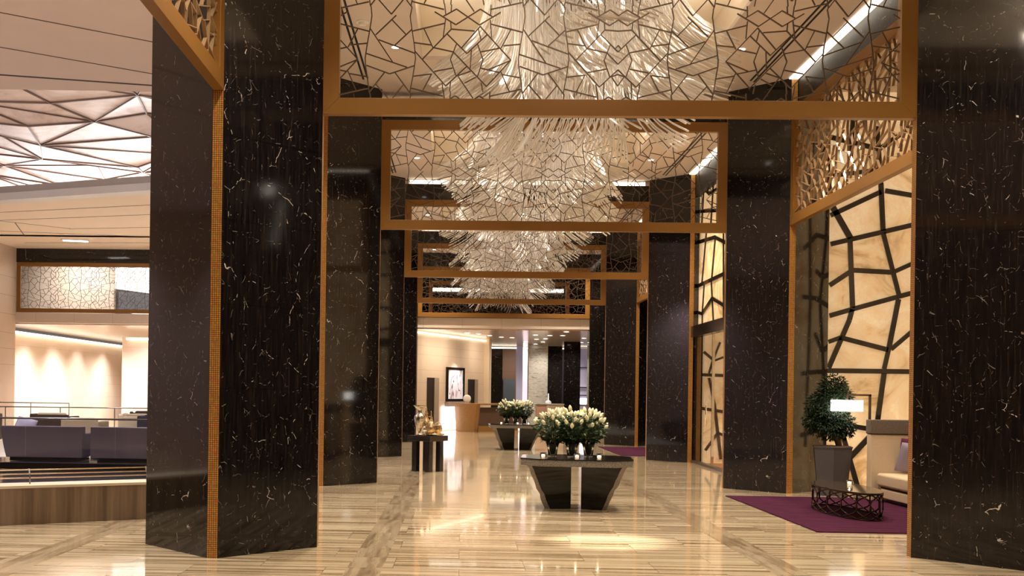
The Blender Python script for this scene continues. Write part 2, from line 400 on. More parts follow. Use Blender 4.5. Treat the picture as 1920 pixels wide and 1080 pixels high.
LILG = plain('lilac_lit_glass', (.45,.43,.55), .15, emit=.10, ecol=(.62,.58,.85)); PINKG = plain('pink_lit_glass', (.9,.75,.85), .15, emit=.55, ecol=(1,.80,.92))
ORANGE = carpet('amber_door_mat', (.38,.14,.035), (.55,.24,.07))
YEL = plain('yellow_petal', (.85,.55,.03), .5); GLOWW = plain('white_glow', (1,.98,.98), .4, emit=3.2, ecol=(1,.96,1))

# ------------------------------------------------------------------ setting: floor
fl = MB(); fl.box(-24, 12, -7, 62, -.2, 0); struct(fl.build('floor', FLOOR))
dt = MB(); dt.prism([(-9.6,13.4),(-4.4,14.2),(-3.5,15.2),(-3.5,23.4),(-11.4,23.4)], .002, .006)
tag(dt.build('tile_inlay', DTILE), 'dark blue-black polished floor tiles of the lounge behind the low stone wall', 'floor inlay')
lr = MB(); lr.prism([(-16.9,23.6),(-3.4,23.6),(-3.4,39.5),(-16.9,39.5)], .001, .012)
tag(lr.build('lounge_carpet', carpet('lounge_bounce_carpet', (.50,.44,.38), (.62,.55,.48))), 'hidden lounge carpet, pale to bounce light upward, beyond the glass balustrade', 'carpet')  # unseen floor kept pale so it bounces light onto the lounge ceiling

m = MB().box(-24.3, 12.3, -7.3, -7, 0, 7.2); struct(m.build('wall_behind_camera', CREAM))
m = MB().box(-24.3, -24, -7, 45, 0, 9.2); struct(m.build('wall_lounge_side', CREAMY))
m = MB().box(8.85, 9.1, -7, 11, 0, 7.2); struct(m.build('wall_right_front', MBLK))
m = MB().box(5.6, 9.1, -7, 8.2, 6.85, 6.95); struct(m.build('ceiling_right_front', CEIL))
# ------------------------------------------------------------------ columns
XL, XR, A = -2.331, 5.422, .8786; CH = .052
COLZ = 6.85
side_txt = {-1: 'left', 1: 'right'}
ordn = {-1: 'just outside the picture', 0: 'nearest in view', 1: 'second back', 2: 'third back', 3: 'fourth back'}
pr = None
for s_, xc in ((-1, XL), (1, XR)):
    for k in range(-1, 4):
        yc = D1 + SP*k
        lab = f'black veined marble column with gold mosaic corners, {side_txt[s_]} row, {ordn[k]}'
        if pr is None:
            t = pr = thing('marble_column', (xc, yc, 0), lab, 'column', 'square marble columns along the hall')
            c = CH
            poly = [(c,-A),(A,-c),(A,c),(c,A),(-c,A),(-A,c),(-A,-c),(-c,-A)]
            poly = [(x,y) for x,y in poly]
            MB().prism([(c,-A),(A,-c),(A-.012,0),(A,c),(c,A),(0,A-.012),(-c,A),(-A,c),(-A+.012,0),(-A,-c),(-c,-A),(0,-A+.012)], 0, COLZ).build('shaft', MBLK, t)
            for ax in range(4):
                m = MB().box(-c*.98, c*.98, -A-.001, -A+.03, 0, COLZ); m.xf(Matrix.Rotation(ax*PI/2, 4, 'Z'))
                m.build('mosaic_strip', MOS, t)
        else:
            t = copy_tree(pr); t.location = (xc, yc, 0); t['label'] = lab

# ------------------------------------------------------------------ lattice screens
CELL = [(385,20,395,120),(395,120,375,265),(375,265,345,450),(345,450,325,600),(325,600,330,680),(330,680,350,800),(350,800,375,980),(375,980,385,1000),
(848,20,828,125),(828,125,850,270),(850,270,880,450),(880,450,895,600),(895,600,885,680),(885,680,868,800),(868,800,835,985),(835,985,848,1000),
(445,890,615,1080),(760,900,615,1080),(375,985,545,760),(835,985,665,760),(340,680,605,775),(605,775,885,680),(335,545,800,700),(375,260,635,640),
(475,390,885,540),(440,335,670,112),(620,160,780,325),(660,450,850,270),(855,290,1220,200),(985,260,1090,475),(875,420,1070,445),(975,605,1295,265),
(885,515,1240,908),(1240,908,1475,685),(1100,475,1320,522),(1320,522,1700,910),(1700,910,1970,612),(1970,612,1620,232),(1620,232,1415,475),
(1250,320,1475,540),(1475,540,1700,325),(1295,265,1560,285),(1105,70,1345,215),(1345,215,1620,38),(1205,120,1350,38),(1350,38,1610,215),(1610,217,1850,72),
(1620,38,1760,125),(1215,-20,1230,100),(1228,155,1205,355),(1295,-10,1290,65),(1287,185,1293,265),(1740,-10,1735,110),(1735,160,1750,355),
(1730,1022,2090,940),(850,935,1210,1023),(1200,880,1210,960),(1295,855,1285,970),(1355,435,1290,608),(1290,608,1358,800),(1600,260,1630,380),
(1595,435,1658,610),(1658,610,1598,800),(1525,500,1515,705),(1105,745,1315,705),(1380,800,1550,1045),(1360,795,1520,740),(1450,875,1580,805),
(1635,520,1840,478),(1635,705,1845,752),(1720,720,1970,615),(1740,205,2095,295),(1965,270,1860,475),(1885,450,2080,430),(1860,745,1960,970),
(1880,775,2075,808),(1640,870,1660,970),(1080,770,985,955),(870,800,1070,775)]
U = .000904
def clip(a, b, w, h):
    (x0,y0),(x1,y1) = a, b; t0, t1 = 0, 1; dx, dy = x1-x0, y1-y0
    for p, q in ((-dx, x0), (dx, w-x0), (-dy, y0), (dy, h-y0)):
        if abs(p) < 1e-9:
            if q < 0: return None
        else:
            r = q/p
            if p < 0: t0 = max(t0, r)
            else: t1 = min(t1, r)
    if t0 >= t1: return None
    return (x0+t0*dx, y0+t0*dy), (x0+t1*dx, y0+t1*dy)
def screen(w, h, label, rail=.165, depth=.10, th=.0105, fin=.016, fm=None, group='bronze lattice screens hung between columns'):
    """origin: bottom left corner, spans +x and +z, depth centred on y=0"""
    t = thing('lattice_screen', (0,0,0), label, 'screen', group)
    f = MB(); r = rail; hd = depth/2
    O = [(0,0),(w,0),(w,h),(0,h)]; I = [(r,r),(w-r,r),(w-r,h-r),(r,h-r)]
    for i in range(4):
        j = (i+1) % 4; q = [O[i], O[j], I[j], I[i]]
        f.add([(x,-hd,z) for x,z in q] + [(x,hd,z) for x,z in q], [(0,1,2,3),(7,6,5,4),(0,4,5,1),(1,5,6,2),(2,6,7,3),(3,7,4,0)])
    f.build('frame', BRONZE, t, bevel=.004)
    iw, ih = w-2*r, h-2*r; g = MB(); half = iw/2
    nx = int(half/(1730*U))+2; nz = int(ih/(980*U))+2
    for mir in (0, 1):
        for i in range(-1, nx):
            for j in range(-1, nz+1):
                for x0,y0,x1,y1 in CELL:
                    a = ((x0-42+i*1730)*U, (1062-y0+(j-1)*980)*U+.0); b = ((x1-42+i*1730)*U, (1062-y1+(j-1)*980)*U)
                    c = clip(a, b, half, ih)
                    if not c: continue
                    (ax,az),(bx,bz) = c
                    if mir: ax, bx = iw-ax, iw-bx
                    dx, dz = bx-ax, bz-az; ln = math.hypot(dx,dz)
                    if ln < .01: continue
                    nxv, nzv = -dz/ln*th/2, dx/ln*th/2
                    vs = []
                    for y in (-fin/2, fin/2):
                        vs += [(r+ax+nxv,y,r+az+nzv),(r+ax-nxv,y,r+az-nzv),(r+bx-nxv,y,r+bz-nzv),(r+bx+nxv,y,r+bz+nzv)]
                    g.add(vs, [(0,1,2,3),(7,6,5,4),(0,4,5,1),(1,5,6,2),(2,6,7,3),(3,7,4,0)])
    g.build('lattice', fm or FIN, t)
    return t
HB, HT = 4.4177, 6.3226
cross = screen(XR-XL-2*A, HT-HB, 'wide bronze framed crackle lattice screen across the hall at the nearest pair of columns')
cross.location = (XL+A, D1, HB)
for k, txt in ((1,'second pair'), (2,'third pair'), (3,'fourth pair')):
    c = copy_tree(cross); c.location = (XL+A, D1+k*SP, HB); c['label'] = f'bronze framed crackle lattice screen across the hall at the {txt} of columns'
YF = 40.2
c = screen(6.47, HT-HB, 'bronze framed crackle lattice screen above the cream fascia at the end of the hall'); c.location = (-1.69, YF-.06, HB)
c = copy_tree(cross); c.location = (XL+A, 45.4, HB); c['label'] = 'last small lattice screen seen beyond the end of the hall through the others'
c = screen(7.4, HT-HB, 'bronze framed crackle lattice screen above the cream fascia at the far end of the lounge', rail=.15); c.location = (-17.03, YF+.05, HB)
sl = SP - 2*A
s1 = screen(sl, HT-HB, 'bronze lattice screen seen edge-on at upper left beside the nearest left column', fin=.034, th=.009, fm=FINLIT)
s1.rotation_euler = (0,0,PI/2); s1.location = (XL, D1-SP+A, HB)
c = copy_tree(s1); c.location = (XR, D1+A, HB); c['label'] = 'bronze lattice screen with deep fins hanging above the sitting niche, between the right columns'
c = copy_tree(s1); c.location = (XR, D1+2*SP+A, HB); c['label'] = 'small bronze lattice screen far back in the right column row beyond the entrance'

# ------------------------------------------------------------------ hall ceiling with coffers
CZ = 6.85
ce = MB(); cofs = []
y_prev = -7
for by in BAYS:
    y0, y1 = by-2.12, by+2.12
    ce.box(-2.33, 5.6, y_prev, y0, CZ, CZ+.06); ce.box(-2.33, -.70, y0, y1, CZ, CZ+.06); ce.box(3.79, 5.6, y0, y1, CZ, CZ+.06)
    y_prev = y1
ce.box(-2.33, 5.6, y_prev, 49, CZ, CZ+.06)
struct(ce.build('ceiling', CEIL))
for i, by in enumerate(BAYS):
    y0, y1 = by-2.12, by+2.12; m = MB()
    m.box(-.80,-.70,y0-.1,y1+.1,CZ+.06,CZ+.5); m.box(3.79,3.89,y0-.1,y1+.1,CZ+.06,CZ+.5)
    m.box(-.8,3.89,y0-.1,y0,CZ+.06,CZ+.5); m.box(-.8,3.89,y1,y1+.1,CZ+.06,CZ+.5); m.box(-.8,3.89,y0-.1,y1+.1,CZ+.5,CZ+.56)
    struct(m.build(f'trim_{10+i}', CEILW))
    # double black air slot running round the coffer
    s = MB(); X0, X1, Y0, Y1 = -1.74, 4.83, by-3.2, by+3.2; z0, z1 = CZ-.006, CZ-.001
    for off in (0, .075):
        a0, a1, b0, b1 = X0+off, X1-off, Y0+off, Y1-off; w = .032
        s.box(a0,a0+w,b0,b1,z0,z1); s.box(a1-w,a1,b0,b1,z0,z1)
    struct(s.build(f'trim_{20+i}', SLOT))
# lit cove lines at the ceiling edge and black marble beams between columns
for i in range(-1, 4):
    y0, y1 = D1+i*SP+A, D1+(i+1)*SP-A
    for j, (xa, xb) in enumerate(((5.33, 5.475), (-2.42, -2.29))):
        m = MB().box(xa, xb, y0, y1, CZ-.02, CZ-.004); struct(m.build(f'trim_{30+2*(i+1)+j}', COVE if j == 0 and i >= 0 else CEIL))
    for j, xx in enumerate((XR, XL)):
        m = MB().box(xx-.09+(.15 if j == 0 else -.15), xx+.09+(.15 if j == 0 else -.15), y0-.25, y1+.25, HT, CZ); struct(m.build(f'trim_{50+2*(i+1)+j}', MBEAM))
for k in range(-1, 4):
    yy = D1+k*SP
    m = MB().box(XL+A-.3, XR-A+.3, yy+.06, yy+.40, HT-.02, CZ-.12); struct(m.build(f'trim_{70+k+1}', MBLK))
    if k >= 2:
        m = MB().box(XL+A+.1, XR-A-.1, yy+.02, yy+.05, CZ-.12, CZ-.03); struct(m.build(f'trim_{80+k}', COVE))
# end wall of the hall
m = MB().box(-17.05, 9, YF, YF+.35, 4.02, HB-.02); struct(m.build('trim_1', FASC))
m = MB().box(-17.05, 9, YF, YF+.35, HT, CZ); struct(m.build('trim_2', MBLK))
m = MB().box(4.78, 9, YF-.1, YF+.5, 0, HT); struct(m.build('wall_end_right', MBLK))
m = MB().box(-3.5, -1.69, YF-.1, YF+.5, 0, HT); struct(m.build('wall_end_left', MBLK))
m = MB().box(-9.6, -3.5, YF, YF+.3, 0, HT); struct(m.build('wall_lounge_back', CREAM))
m = MB().box(-6, 9, 49, 49.3, 4.42, 7.4); struct(m.build('wall_upper_back', MBLK))
m = MB().box(-1.5, 4.6, 48.6, 48.75, 6.2, 6.35); struct(m.build('trim_3', COVE))

# ------------------------------------------------------------------ lounge ceilings, walls
OPN = 18.85
m = MB(); m.prism([(-24,-7),(-2.33,-7),(-2.33,OPN),(-8.3,OPN-.2),(-24,OPN-.9)], CZ, CZ+.3); struct(m.build('ceiling_lounge_near', LCEIL))
far = [(-24,33.6),(-13.13,29.8),(-8.31,28.04),(-2.33,26.0),(-2.33,YF+.3),(-24,YF+.3)]
m = MB(); m.prism(far, CZ, CZ+.1); struct(m.build('ceiling_lounge_far', panels('lounge_far_ceiling', (.82,.68,.54), 0, rough=.7)))
m = MB()
for a, b in (((-24,33.6),(-13.13,29.8)), ((-13.13,29.8),(-8.31,28.04)), ((-8.31,28.04),(-2.33,26.0))):
    m.bar((a[0],a[1]+.2,CZ+.08), (b[0],b[1]+.2,CZ+.08), .5, .20)
struct(m.build('trim_4', plain('pale_bulkhead', (.66,.66,.66), .45)))
m = MB()
for a, b in (((-24,33.6),(-13.13,29.8)), ((-13.13,29.8),(-8.31,28.04)), ((-8.31,28.04),(-2.33,26.0))):
    m.bar((a[0], a[1]+.26, CZ+.28), (b[0], b[1]+.26, CZ+.28), .5, .20)
struct(m.build('trim_5', plain('grey_upper_ledge', (.40,.38,.36), .5)))
# ceiling seams
def seam(pts, z, w, name, mt=None):
    m = MB()
    for a, b in pts: m.bar((a[0],a[1],z-.004),(b[0],b[1],z-.004), w, .006)
    struct(m.build(name, mt or plain('seam_shadow_gap', (.12,.085,.07), .8)))
def zz(p, q, z): a = atZ(*p, z); b = atZ(*q, z); return (a.x,a.y),(b.x,b.y)
def ext(seg, k0, k1):
    (ax,ay),(bx,by) = seg; dx,dy = bx-ax, by-ay; return (ax-dx*k0, ay-dy*k0),(bx+dx*k1, by+dy*k1)
seam([ext(zz((0,23),(285,78),CZ), 4, 1.4), ext(zz((0,88),(285,138),CZ), 4, 1.4)], CZ, .02, 'trim_6')
seam([ext(zz((0,140),(285,160),CZ), 3, 1)], CZ, .06, 'trim_7', SLOT)
seam([zz((0,380),(283,363),CZ), zz((0,398),(283,384),CZ), zz((0,413),(283,402),CZ), zz((0,414),(135,429),CZ), zz((130,429),(283,426),CZ), zz((0,433),(283,444),CZ),
      zz((28,417),(46,442),CZ), zz((46,455),(283,455),CZ)], CZ, .03, 'trim_8')
# faceted atrium ceiling seen through the opening
fm = MB(); rnd = random.Random(3); nx, ny = 13, 9; P = {}
for i in range(nx+1):
    for j in range(ny+1):
        x = -27 + 26*i/nx + (rnd.uniform(-.75,.75) if 0 < i < nx else 0) + (j-4)*.45; y = 18.3 + 17.5*j/ny + rnd.uniform(-.55,.55)
        P[i,j] = Vector((x, y, 8.10 + rnd.uniform(-.26,.26) + .01*j))
se = MB()
for i in range(nx):
    for j in range(ny):
        q = [P[i,j], P[i+1,j], P[i+1,j+1], P[i,j+1]]
        tr = ((0,1,2),(0,2,3)) if (i*3+j) % 2 else ((0,1,3),(1,2,3))
        fm.add(q, tr)
        se.bar(q[0]-Vector((0,0,.02)), q[1]-Vector((0,0,.02)), .05, .04); se.bar(q[0]-Vector((0,0,.02)), q[3]-Vector((0,0,.02)), .035, .04)
        a, b = (q[0], q[2]) if (i*3+j) % 2 else (q[1], q[3])
        se.bar(a-Vector((0,0,.02)), b-Vector((0,0,.02)), .022, .03)
t = thing('faceted_ceiling', (0,0,0), 'faceted pinkish metal ceiling sculpture high over the lounge opening', 'ceiling sculpture')
fm.build('facets', FACET, t); se.build('seams', plain('bronze_seam', (.17,.11,.085), .5, .2), t)
m = MB().box(-27.5, -2.0, 17.5, 37, 9.0, 9.1); struct(m.build('ceiling_atrium', LCEIL))
m = MB().box(-27.5, -2.2, 36.6, 37, CZ, 9.0); struct(m.build('wall_atrium_back', LCEIL))
m = MB().box(-2.3, -2.1, 17.5, 37, CZ+.06, 9.0); struct(m.build('wall_atrium_side', LCEIL))
m = MB().box(-27.5, -2.2, 17.5, 17.8, CZ+.3, 9.0); struct(m.build('wall_atrium_front', LCEIL))
m = MB().box(-17.4, -17.05, 31, YF, 0, CZ); struct(m.build('wall_left', CREAMY))
# room beyond the lounge
LW = panels('washed_stone_wall', (.78,.64,.54), 2.4, axis=1, rough=.3, zs=(.55,1.1,1.75,2.2,3.25), line=.35)
LW2 = panels('washed_stone_wall_return', (.80,.67,.60), 2.4, axis=0, rough=.3, zs=(.6,1.15,1.9,2.5,3.3), line=.3)
m = MB().box(-18.4, -18.05, YF+.4, 57, 0, 3.75); struct(m.build('wall_far_lounge', LW))
m = MB().box(-18.05, -14.3, 57, 57.3, 0, 3.75); struct(m.build('wall_far_lounge_end', LW2))
m = MB().box(-14.35, -6.0, 44.6, 44.9, 0, 3.72); struct(m.build('wall_far_partition', LW2))
m = MB().box(-14.1, -6.2, 44.35, 44.5, 3.60, 3.68); struct(m.build('trim_9', COVE))
m = MB().box(-18.4, 9, YF+.35, 62, 3.98, 4.415); struct(m.build('ceiling_reception', panels('reception_ceiling', (.55,.42,.34), 0, rough=.18)))
m = MB().box(-18.05, -17.85, YF+.6, 56.8, 3.72, 3.80); struct(m.build('trim_100', COVE))
for y in (43.5, 46.5, 49.5, 53): light('lounge_wall_spot', 'SPOT', (-16.4, y, 3.85), 260, WHITE, tgt=(-17.95, y, 1.4), spot=1.5, size=.05, blend=1)
for x in (-13.2, -11.5): light('lounge_wall_spot', 'SPOT', (x, 43.0, 3.85), 200, WHITE, tgt=(x, 44.5, 1.2), spot=1.7, size=.05, blend=1)
for y in (43, 47, 52): light('lounge_room_light', 'SPOT', (-15.8, y, 3.9), 1100, WHITE, spot=2.6, size=.1, blend=1)
light('lounge_room_light', 'SPOT', (-11, 42.2, 3.9), 800, WHITE, spot=2.6, size=.1, blend=1)
for (x, y) in ((-13.9, 37.8),):
    t = thing('ceiling_panel_light', (x, y, CZ), 'square recessed ceiling light in the lounge ceiling, lit white', 'light', rz=.25)
    MB().box(-.48,.48,-.22,.22,-.03,0).build('frame', WHITEP, t); MB().box(-.42,.42,-.17,.17,-.036,-.031).build('lens', DOWN, t)
    tag(MB().box(x-3.15, x-3.05, y-.6, y+.3, CZ-.015, CZ-.002).build('ceiling_vent', SLOT), 'short black slot vent in the lounge ceiling left of the square light', 'vent')
# atrium view behind the lounge screen: pale lit soffit and dark gallery front
m = MB().box(-19.5, -14.2, 43, 43.3, 4.36, 6.84); struct(m.build('wall_gallery_beige', panels('gallery_beige', (.55,.45,.36), 1.2)))
m = MB().prism([(-14.2,43.2),(-9,43.2),(-9,43.5),(-14.2,43.5)], 4.36, 5.5); struct(m.build('wall_gallery_dark', plain('gallery_dark', (.10,.10,.11), .3)))
m = MB().add([(-14.2,43.1,6.9),(-9,43.1,6.9),(-9,43.1,5.0),(-14.2,43.1,5.62)], [(0,1,2,3)]).add([(-14.2,43.15,6.9),(-9,43.15,6.9),(-9,43.15,5.0),(-14.2,43.15,5.62)], [(3,2,1,0)]); struct(m.build('wall_gallery_lit', plain('gallery_lit', (.85,.80,.72), .5, emit=.9, ecol=(1,.95,.85))))  # brightness of the soffit is put in as emission
m = MB().bar((-14.2,42.95,4.72),(-12.0,42.95,4.50),.05,.09); struct(m.build('trim_101', COVE))

for x in (-15.5, -11.5): light('gallery_fill', 'SPOT', (x, 40.9, 6.6), 420, WHITE, tgt=(x, 43, 5.3), spot=2.2, size=.06, blend=1)  # unseen spots added to brighten the backdrop of the lounge screen
# ------------------------------------------------------------------ low stone wall, rails, lounge balustrades
k0, k1 = Vector((-5.24,12.01,0)), Vector((-3.81,12.87,0)); kd = (k1-k0).normalized(); kn = Vector((-kd.y, kd.x, 0))
ka, kb = k0 - kd*5, k1 + kd*.75
t = thing('low_stone_wall', (0,0,0), 'low brown travertine wall with pale coping edging the lounge at the left', 'wall')
def strip_poly(a, b, o0, o1): return [tuple((a+kn*o0)[:2]), tuple((b+kn*o0)[:2]), tuple((b+kn*o1)[:2]), tuple((a+kn*o1)[:2])]
MB().prism(strip_poly(ka, kb, 0, .42), 0, .42).build('wall_body', KERB, t)
MB().prism(strip_poly(ka, kb, -.004, .43), .42, .45).build('coping', KTOP, t)
t = thing('low_guard_rail', (0,0,0), 'low brass guard rail of three thin bars standing on the stone wall coping', 'railing')
for z in (.515, .562, .61):
    MB().tube([ka+kn*.3+Vector((0,0,z)), kb+kn*.3+Vector((0,0,z))], .008, 8).build('rail', BRASS, t, smooth=True)
for d in (-3.2, -1.7, -.9+1.25, 1.72):
    p = k0 + kd*d + kn*.22
    m = MB().tube([p+Vector((0,0,.45)), p+Vector((0,0,.55)), p+kn*.07+Vector((0,0,.62))], .009, 8); m.build('post', STEEL, t, smooth=True)
def balustrade(a, b, h, n, label, base=True, glass=True):
    a = Vector((*a,.013)); b = Vector((*b,.013)); t = thing('glass_balustrade', a, label, 'balustrade', 'glass balustrades in the lounge')
    d = b-a; Z = Vector((0,0,1))
    MB().tube([Z*h, d+Z*h], .018, 8).build('handrail', STEEL, t, smooth=True)
    for i in range(n+1 if n else 0):
        MB().tube([d*i/n, d*i/n+Z*h], .016, 6).build('post', STEEL, t)
    if glass: MB().bar(Z*(h/2+.03), d+Z*(h/2+.03), .012, h-.1).build('glass_panel', GLASS, t)
    if base: MB().bar(Z*.06, d+Z*.06, .12, .12).build('base_shoe', BLACKW, t)
balustrade((-16.0,20.2), (-3.6,20.2), .97, 0, 'long glass balustrade with a steel handrail just in front of the two mauve sofas', glass=True)
balustrade((-17.0,31.5), (-9.0,32.5), .95, 5, 'glass balustrade behind the lounge chairs, its rail running to the marble column', base=False, glass=False)
balustrade((-17.0,38.2), (-14.2,38.2), .98, 2, 'short glass balustrade at the far left end of the lounge', base=False, glass=False)

# ------------------------------------------------------------------ lounge seating
def sofa_back(loc, w, label, mt, curved=False):
    t = thing('lounge_sofa', loc, label, 'sofa', 'mauve lounge sofas')
    o = .12 if curved else 0
    m = MB(); n = 8
    prof = [(0,0),(.0,.0)]
    pts = []
    for i in range(n+1):
        z = .08 + .66*i/n; x = -w/2 + (o*(1-(i/n))**1.6)
        pts.append((x, z))
    vs = [(x,0,z) for x,z in pts] + [(w/2,0,z) for x,z in pts] + [(x,.2,z) for x,z in pts] + [(w/2,.2,z) for x,z in pts]
    k = n+1; fs = []
    for i in range(n):
        fs += [(i,k+i,k+i+1,i+1), (2*k+i+1,3*k+i+1,3*k+i,2*k+i), (i+1,2*k+i+1,2*k+i,i), (k+i,3*k+i,3*k+i+1,k+i+1)]
    fs += [(n,k+n,3*k+n,2*k+n), (0,2*k,3*k,k)]
    m.add(vs, fs); m.build('backrest', mt, t, bevel=.012)
    MB().box(-w/2+.15, w/2-.1, .2, .85, .12, .42).build('seat', mt, t, bevel=.03)
    for sx in (-1, 1): MB().box(sx*(w/2-.1)-.07, sx*(w/2-.1)+.07, .2, .85, .08, .60).build('arm', mt, t, bevel=.03)
    MB().box(-w/2+.18, w/2-.12, .05, .8, 0, .08).build('plinth', BLACKW, t)
    MB().box(-w/2+.53, -w/2+.536, -.003, .01, .1, .735).build('piping', SOFAC if False else CUSHG, t)
    return t
sofa_back((-8.87, 22.3, .012), 1.74, 'mauve lounge sofa with a curved left end, seen from behind, at far left', SOFA, True)
sofa_back((-6.95, 22.3, .012), 1.75, 'mauve lounge sofa seen from behind, partly behind the nearest left marble column', SOFA)
def tub_chair(loc, rz, w, h, mt, mt2, label):
    t = thing('lounge_chair', loc, label, 'armchair', 'lounge armchairs', rz)
    MB().box(-w/2, w/2, .30, .42, .1, h).build('backrest', mt, t, bevel=.03)
    for s in (-1, 1): MB().box(s*w/2-.05, s*w/2+.05, -.35, .42, .1, h+(-.04 if s < 0 else .02)).build('arm', mt, t, bevel=.03)
    MB().box(-w/2+.06, w/2-.06, -.35, .3, .14, .44).build('seat', mt2, t, bevel=.04)
    MB().box(-w/2+.1, w/2-.1, .16, .30, .44, h+.05).build('back_cushion', mt2, t, bevel=.05)
    for sx in (-1, 1):
        for sy in (-1, 1): MB().box(sx*(w/2-.08)-.02, sx*(w/2-.08)+.02, sy*.28-.02, sy*.28+.02, 0, .12).build('leg', BLACKW, t)
    return t
tub_chair((-11.0, 28.6, .012), 0+PI, .98, .83, SOFAB, SOFAC, 'dark brown boxy armchair with cream cushion behind the curved mauve sofa')
tub_chair((-13.3, 29.0, .012), 2.9, .95, .86, TAUPE, SOFAC, 'taupe and cream armchair at the left edge beyond the sofas')
tub_chair((-9.35, 26.3, .012), PI, .85, .78, fabric('khaki_upholstery', (.30,.24,.15)), SOFAC, 'khaki high-backed chair seen in the gap between the two mauve sofas')
tub_chair((-8.9, 28.8, .012), 1.9, .9, .84, SOFAC, SOFAC, 'cream armchair facing sideways beside the nearest left marble column')
tub_chair((-8.0, 28.2, .012), PI, .95, .82, SOFAN, SOFAN, 'navy armchair partly hidden by the nearest left marble column')
tub_chair((-9.2, 31.0, .012), PI+.3, .9, .86, SOFAB, SOFAB, 'dark brown armchair at the very back of the lounge near the column')
def cushion(loc, rot, s, mt, label, group=None, th=.12):
    m = MB(); n = 8; vs = []; fs = []
    for sd in (1, -1):
        for i in range(n+1):
            for j in range(n+1):
                u, v = i/n*2-1, j/n*2-1
                k = (1-abs(u)**3.0)*(1-abs(v)**3.0)
                pin = 1-.10*(1-abs(u)**2)*abs(v)**4-.0
                vs.append((u*s/2*(1-.08*(1-v*v)*0), sd*(th/2*k**.6+.004), v*s/2*(1-.06*(1-u*u)*0) ))
    k = (n+1)**2
    for i in range(n):
        for j in range(n):
            a = i*(n+1)+j; fs.append((a, a+1, a+n+2, a+n+1)); fs.append((k+a+n+1, k+a+n+2, k+a+1, k+a))
    ring = [i*(n+1) for i in range(n+1)] + [n*(n+1)+j for j in range(1,n+1)] + [i*(n+1)+n for i in range(n-1,-1,-1)] + [j for j in range(n-1,0,-1)]
    for a, b in zip(ring, ring[1:]+ring[:1]): fs.append((a, b, k+b, k+a))
    o = m.add(vs, fs).build('cushion', mt, smooth=True); o.location = loc; o.rotation_euler = rot
    return tag(o, label, 'cushion', group)
cushion((-9.4, 22.72, .72), (-.5, .25, .1), .42, CUSHG, 'grey lilac cushion peeking above the curved mauve sofa at far left')
# small yellow flower in a dark pot on a side table between the sofas
t = thing('side_table', (-7.95, 23.3, .012), 'small black side table in the gap between the mauve sofas', 'table')
MB().box(-.22,.22,-.22,.22,.42,.46).build('tabletop', BLACKW, t); MB().box(-.05,.05,-.05,.05,.02,.42).build('leg', BLACKW, t); MB().box(-.16,.16,-.16,.16,0,.02).build('base', BLACKW, t)
t = thing('potted_flower', (-7.95, 23.3, .473), 'small yellow flower in a dark pot on the side table between the sofas', 'plant')
MB().lathe([(.05,0),(.06,.08),(.055,.085)], 12).build('pot', BLACKW, t); MB().tube([(0,0,.08),(0,0,.16)], .005, 5).build('stem', STEM, t)
MB().lathe([(.015,.14),(.05,.17),(.055,.20),(.02,.235)], 10).build('blossom', YEL, t, smooth=True)

# ------------------------------------------------------------------ sitting niche on the right
NY = 18.8
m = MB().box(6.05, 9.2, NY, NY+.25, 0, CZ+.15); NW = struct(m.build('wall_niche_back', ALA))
STR = [((1561,389),(1594,447),11),((1557,404),(1651,360),9),((1644,237),(1651,346),8),((1651,344),(1655,433),9),((1659,358),(1711,367),9),((1557,458),(1711,422),9),
((1593,447),(1598,578),9),((1655,436),(1686,558),8),((1600,507),(1673,511),9),((1673,511),(1711,494),8),((1555,535),(1593,510),9),((1555,592),(1597,580),9),
((1597,580),(1711,549),9),((1597,580),(1592,600),9),((1592,600),(1553,690),9),((1684,561),(1666,653),9),((1666,653),(1657,692),8),((1553,641),(1575,633),8),((1575,633),(1664,656),9),
((1670,655),(1711,620),8),((1550,695),(1711,697),9),((1657,700),(1645,787),9),((1645,787),(1640,850),9),((1578,796),(1640,806),9),((1575,800),(1608,915),9),((1640,808),(1593,858),10),((1593,858),(1574,905),9),
((1558,258),(1648,280),9),((1648,280),(1711,236),9),((1560,330),(1651,318),8),((1600,200),(1594,300),8),((1561,389),(1545,300),9),((1711,367),(1760,330),9),((1711,549),(1790,540),9),((1711,422),(1790,440),9),
((1711,697),(1800,700),9),((1640,806),(1800,830),9),((1740,200),(1760,330),9),((1760,330),(1745,560),9),((1745,560),(1760,850),9)]
def wall_strips(name, segs, plane, val, parent, off, mt, cols=None):
    m = MB()
    for a, b, w in segs:
        if plane == 'Y': p, q = atY(*a, val), atY(*b, val); sc = val/F; upv = (0,1,0)
        else: p, q = atX(*a, val), atX(*b, val); sc = p.y/F; upv = (1,0,0)
        m.bar(p+Vector(off), q+Vector(off), w*sc, .03, upv)
    return m.build(name, mt, parent)
wall_strips('mirror_strips', [s for s in STR if True], 'Y', NY, NW, (0,-.015,0), SMIR)
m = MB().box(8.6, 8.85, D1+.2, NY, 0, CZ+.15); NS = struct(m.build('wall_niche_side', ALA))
m = MB().box(5.5, 9.2, D1-2.5, NY+.3, CZ+.1, CZ+.2); struct(m.build('ceiling_niche', CEIL))
m = MB().box(6.2, 9.2, D1-.1, D1+.15, 0, CZ+.1); struct(m.build('wall_niche_front', MBLK))
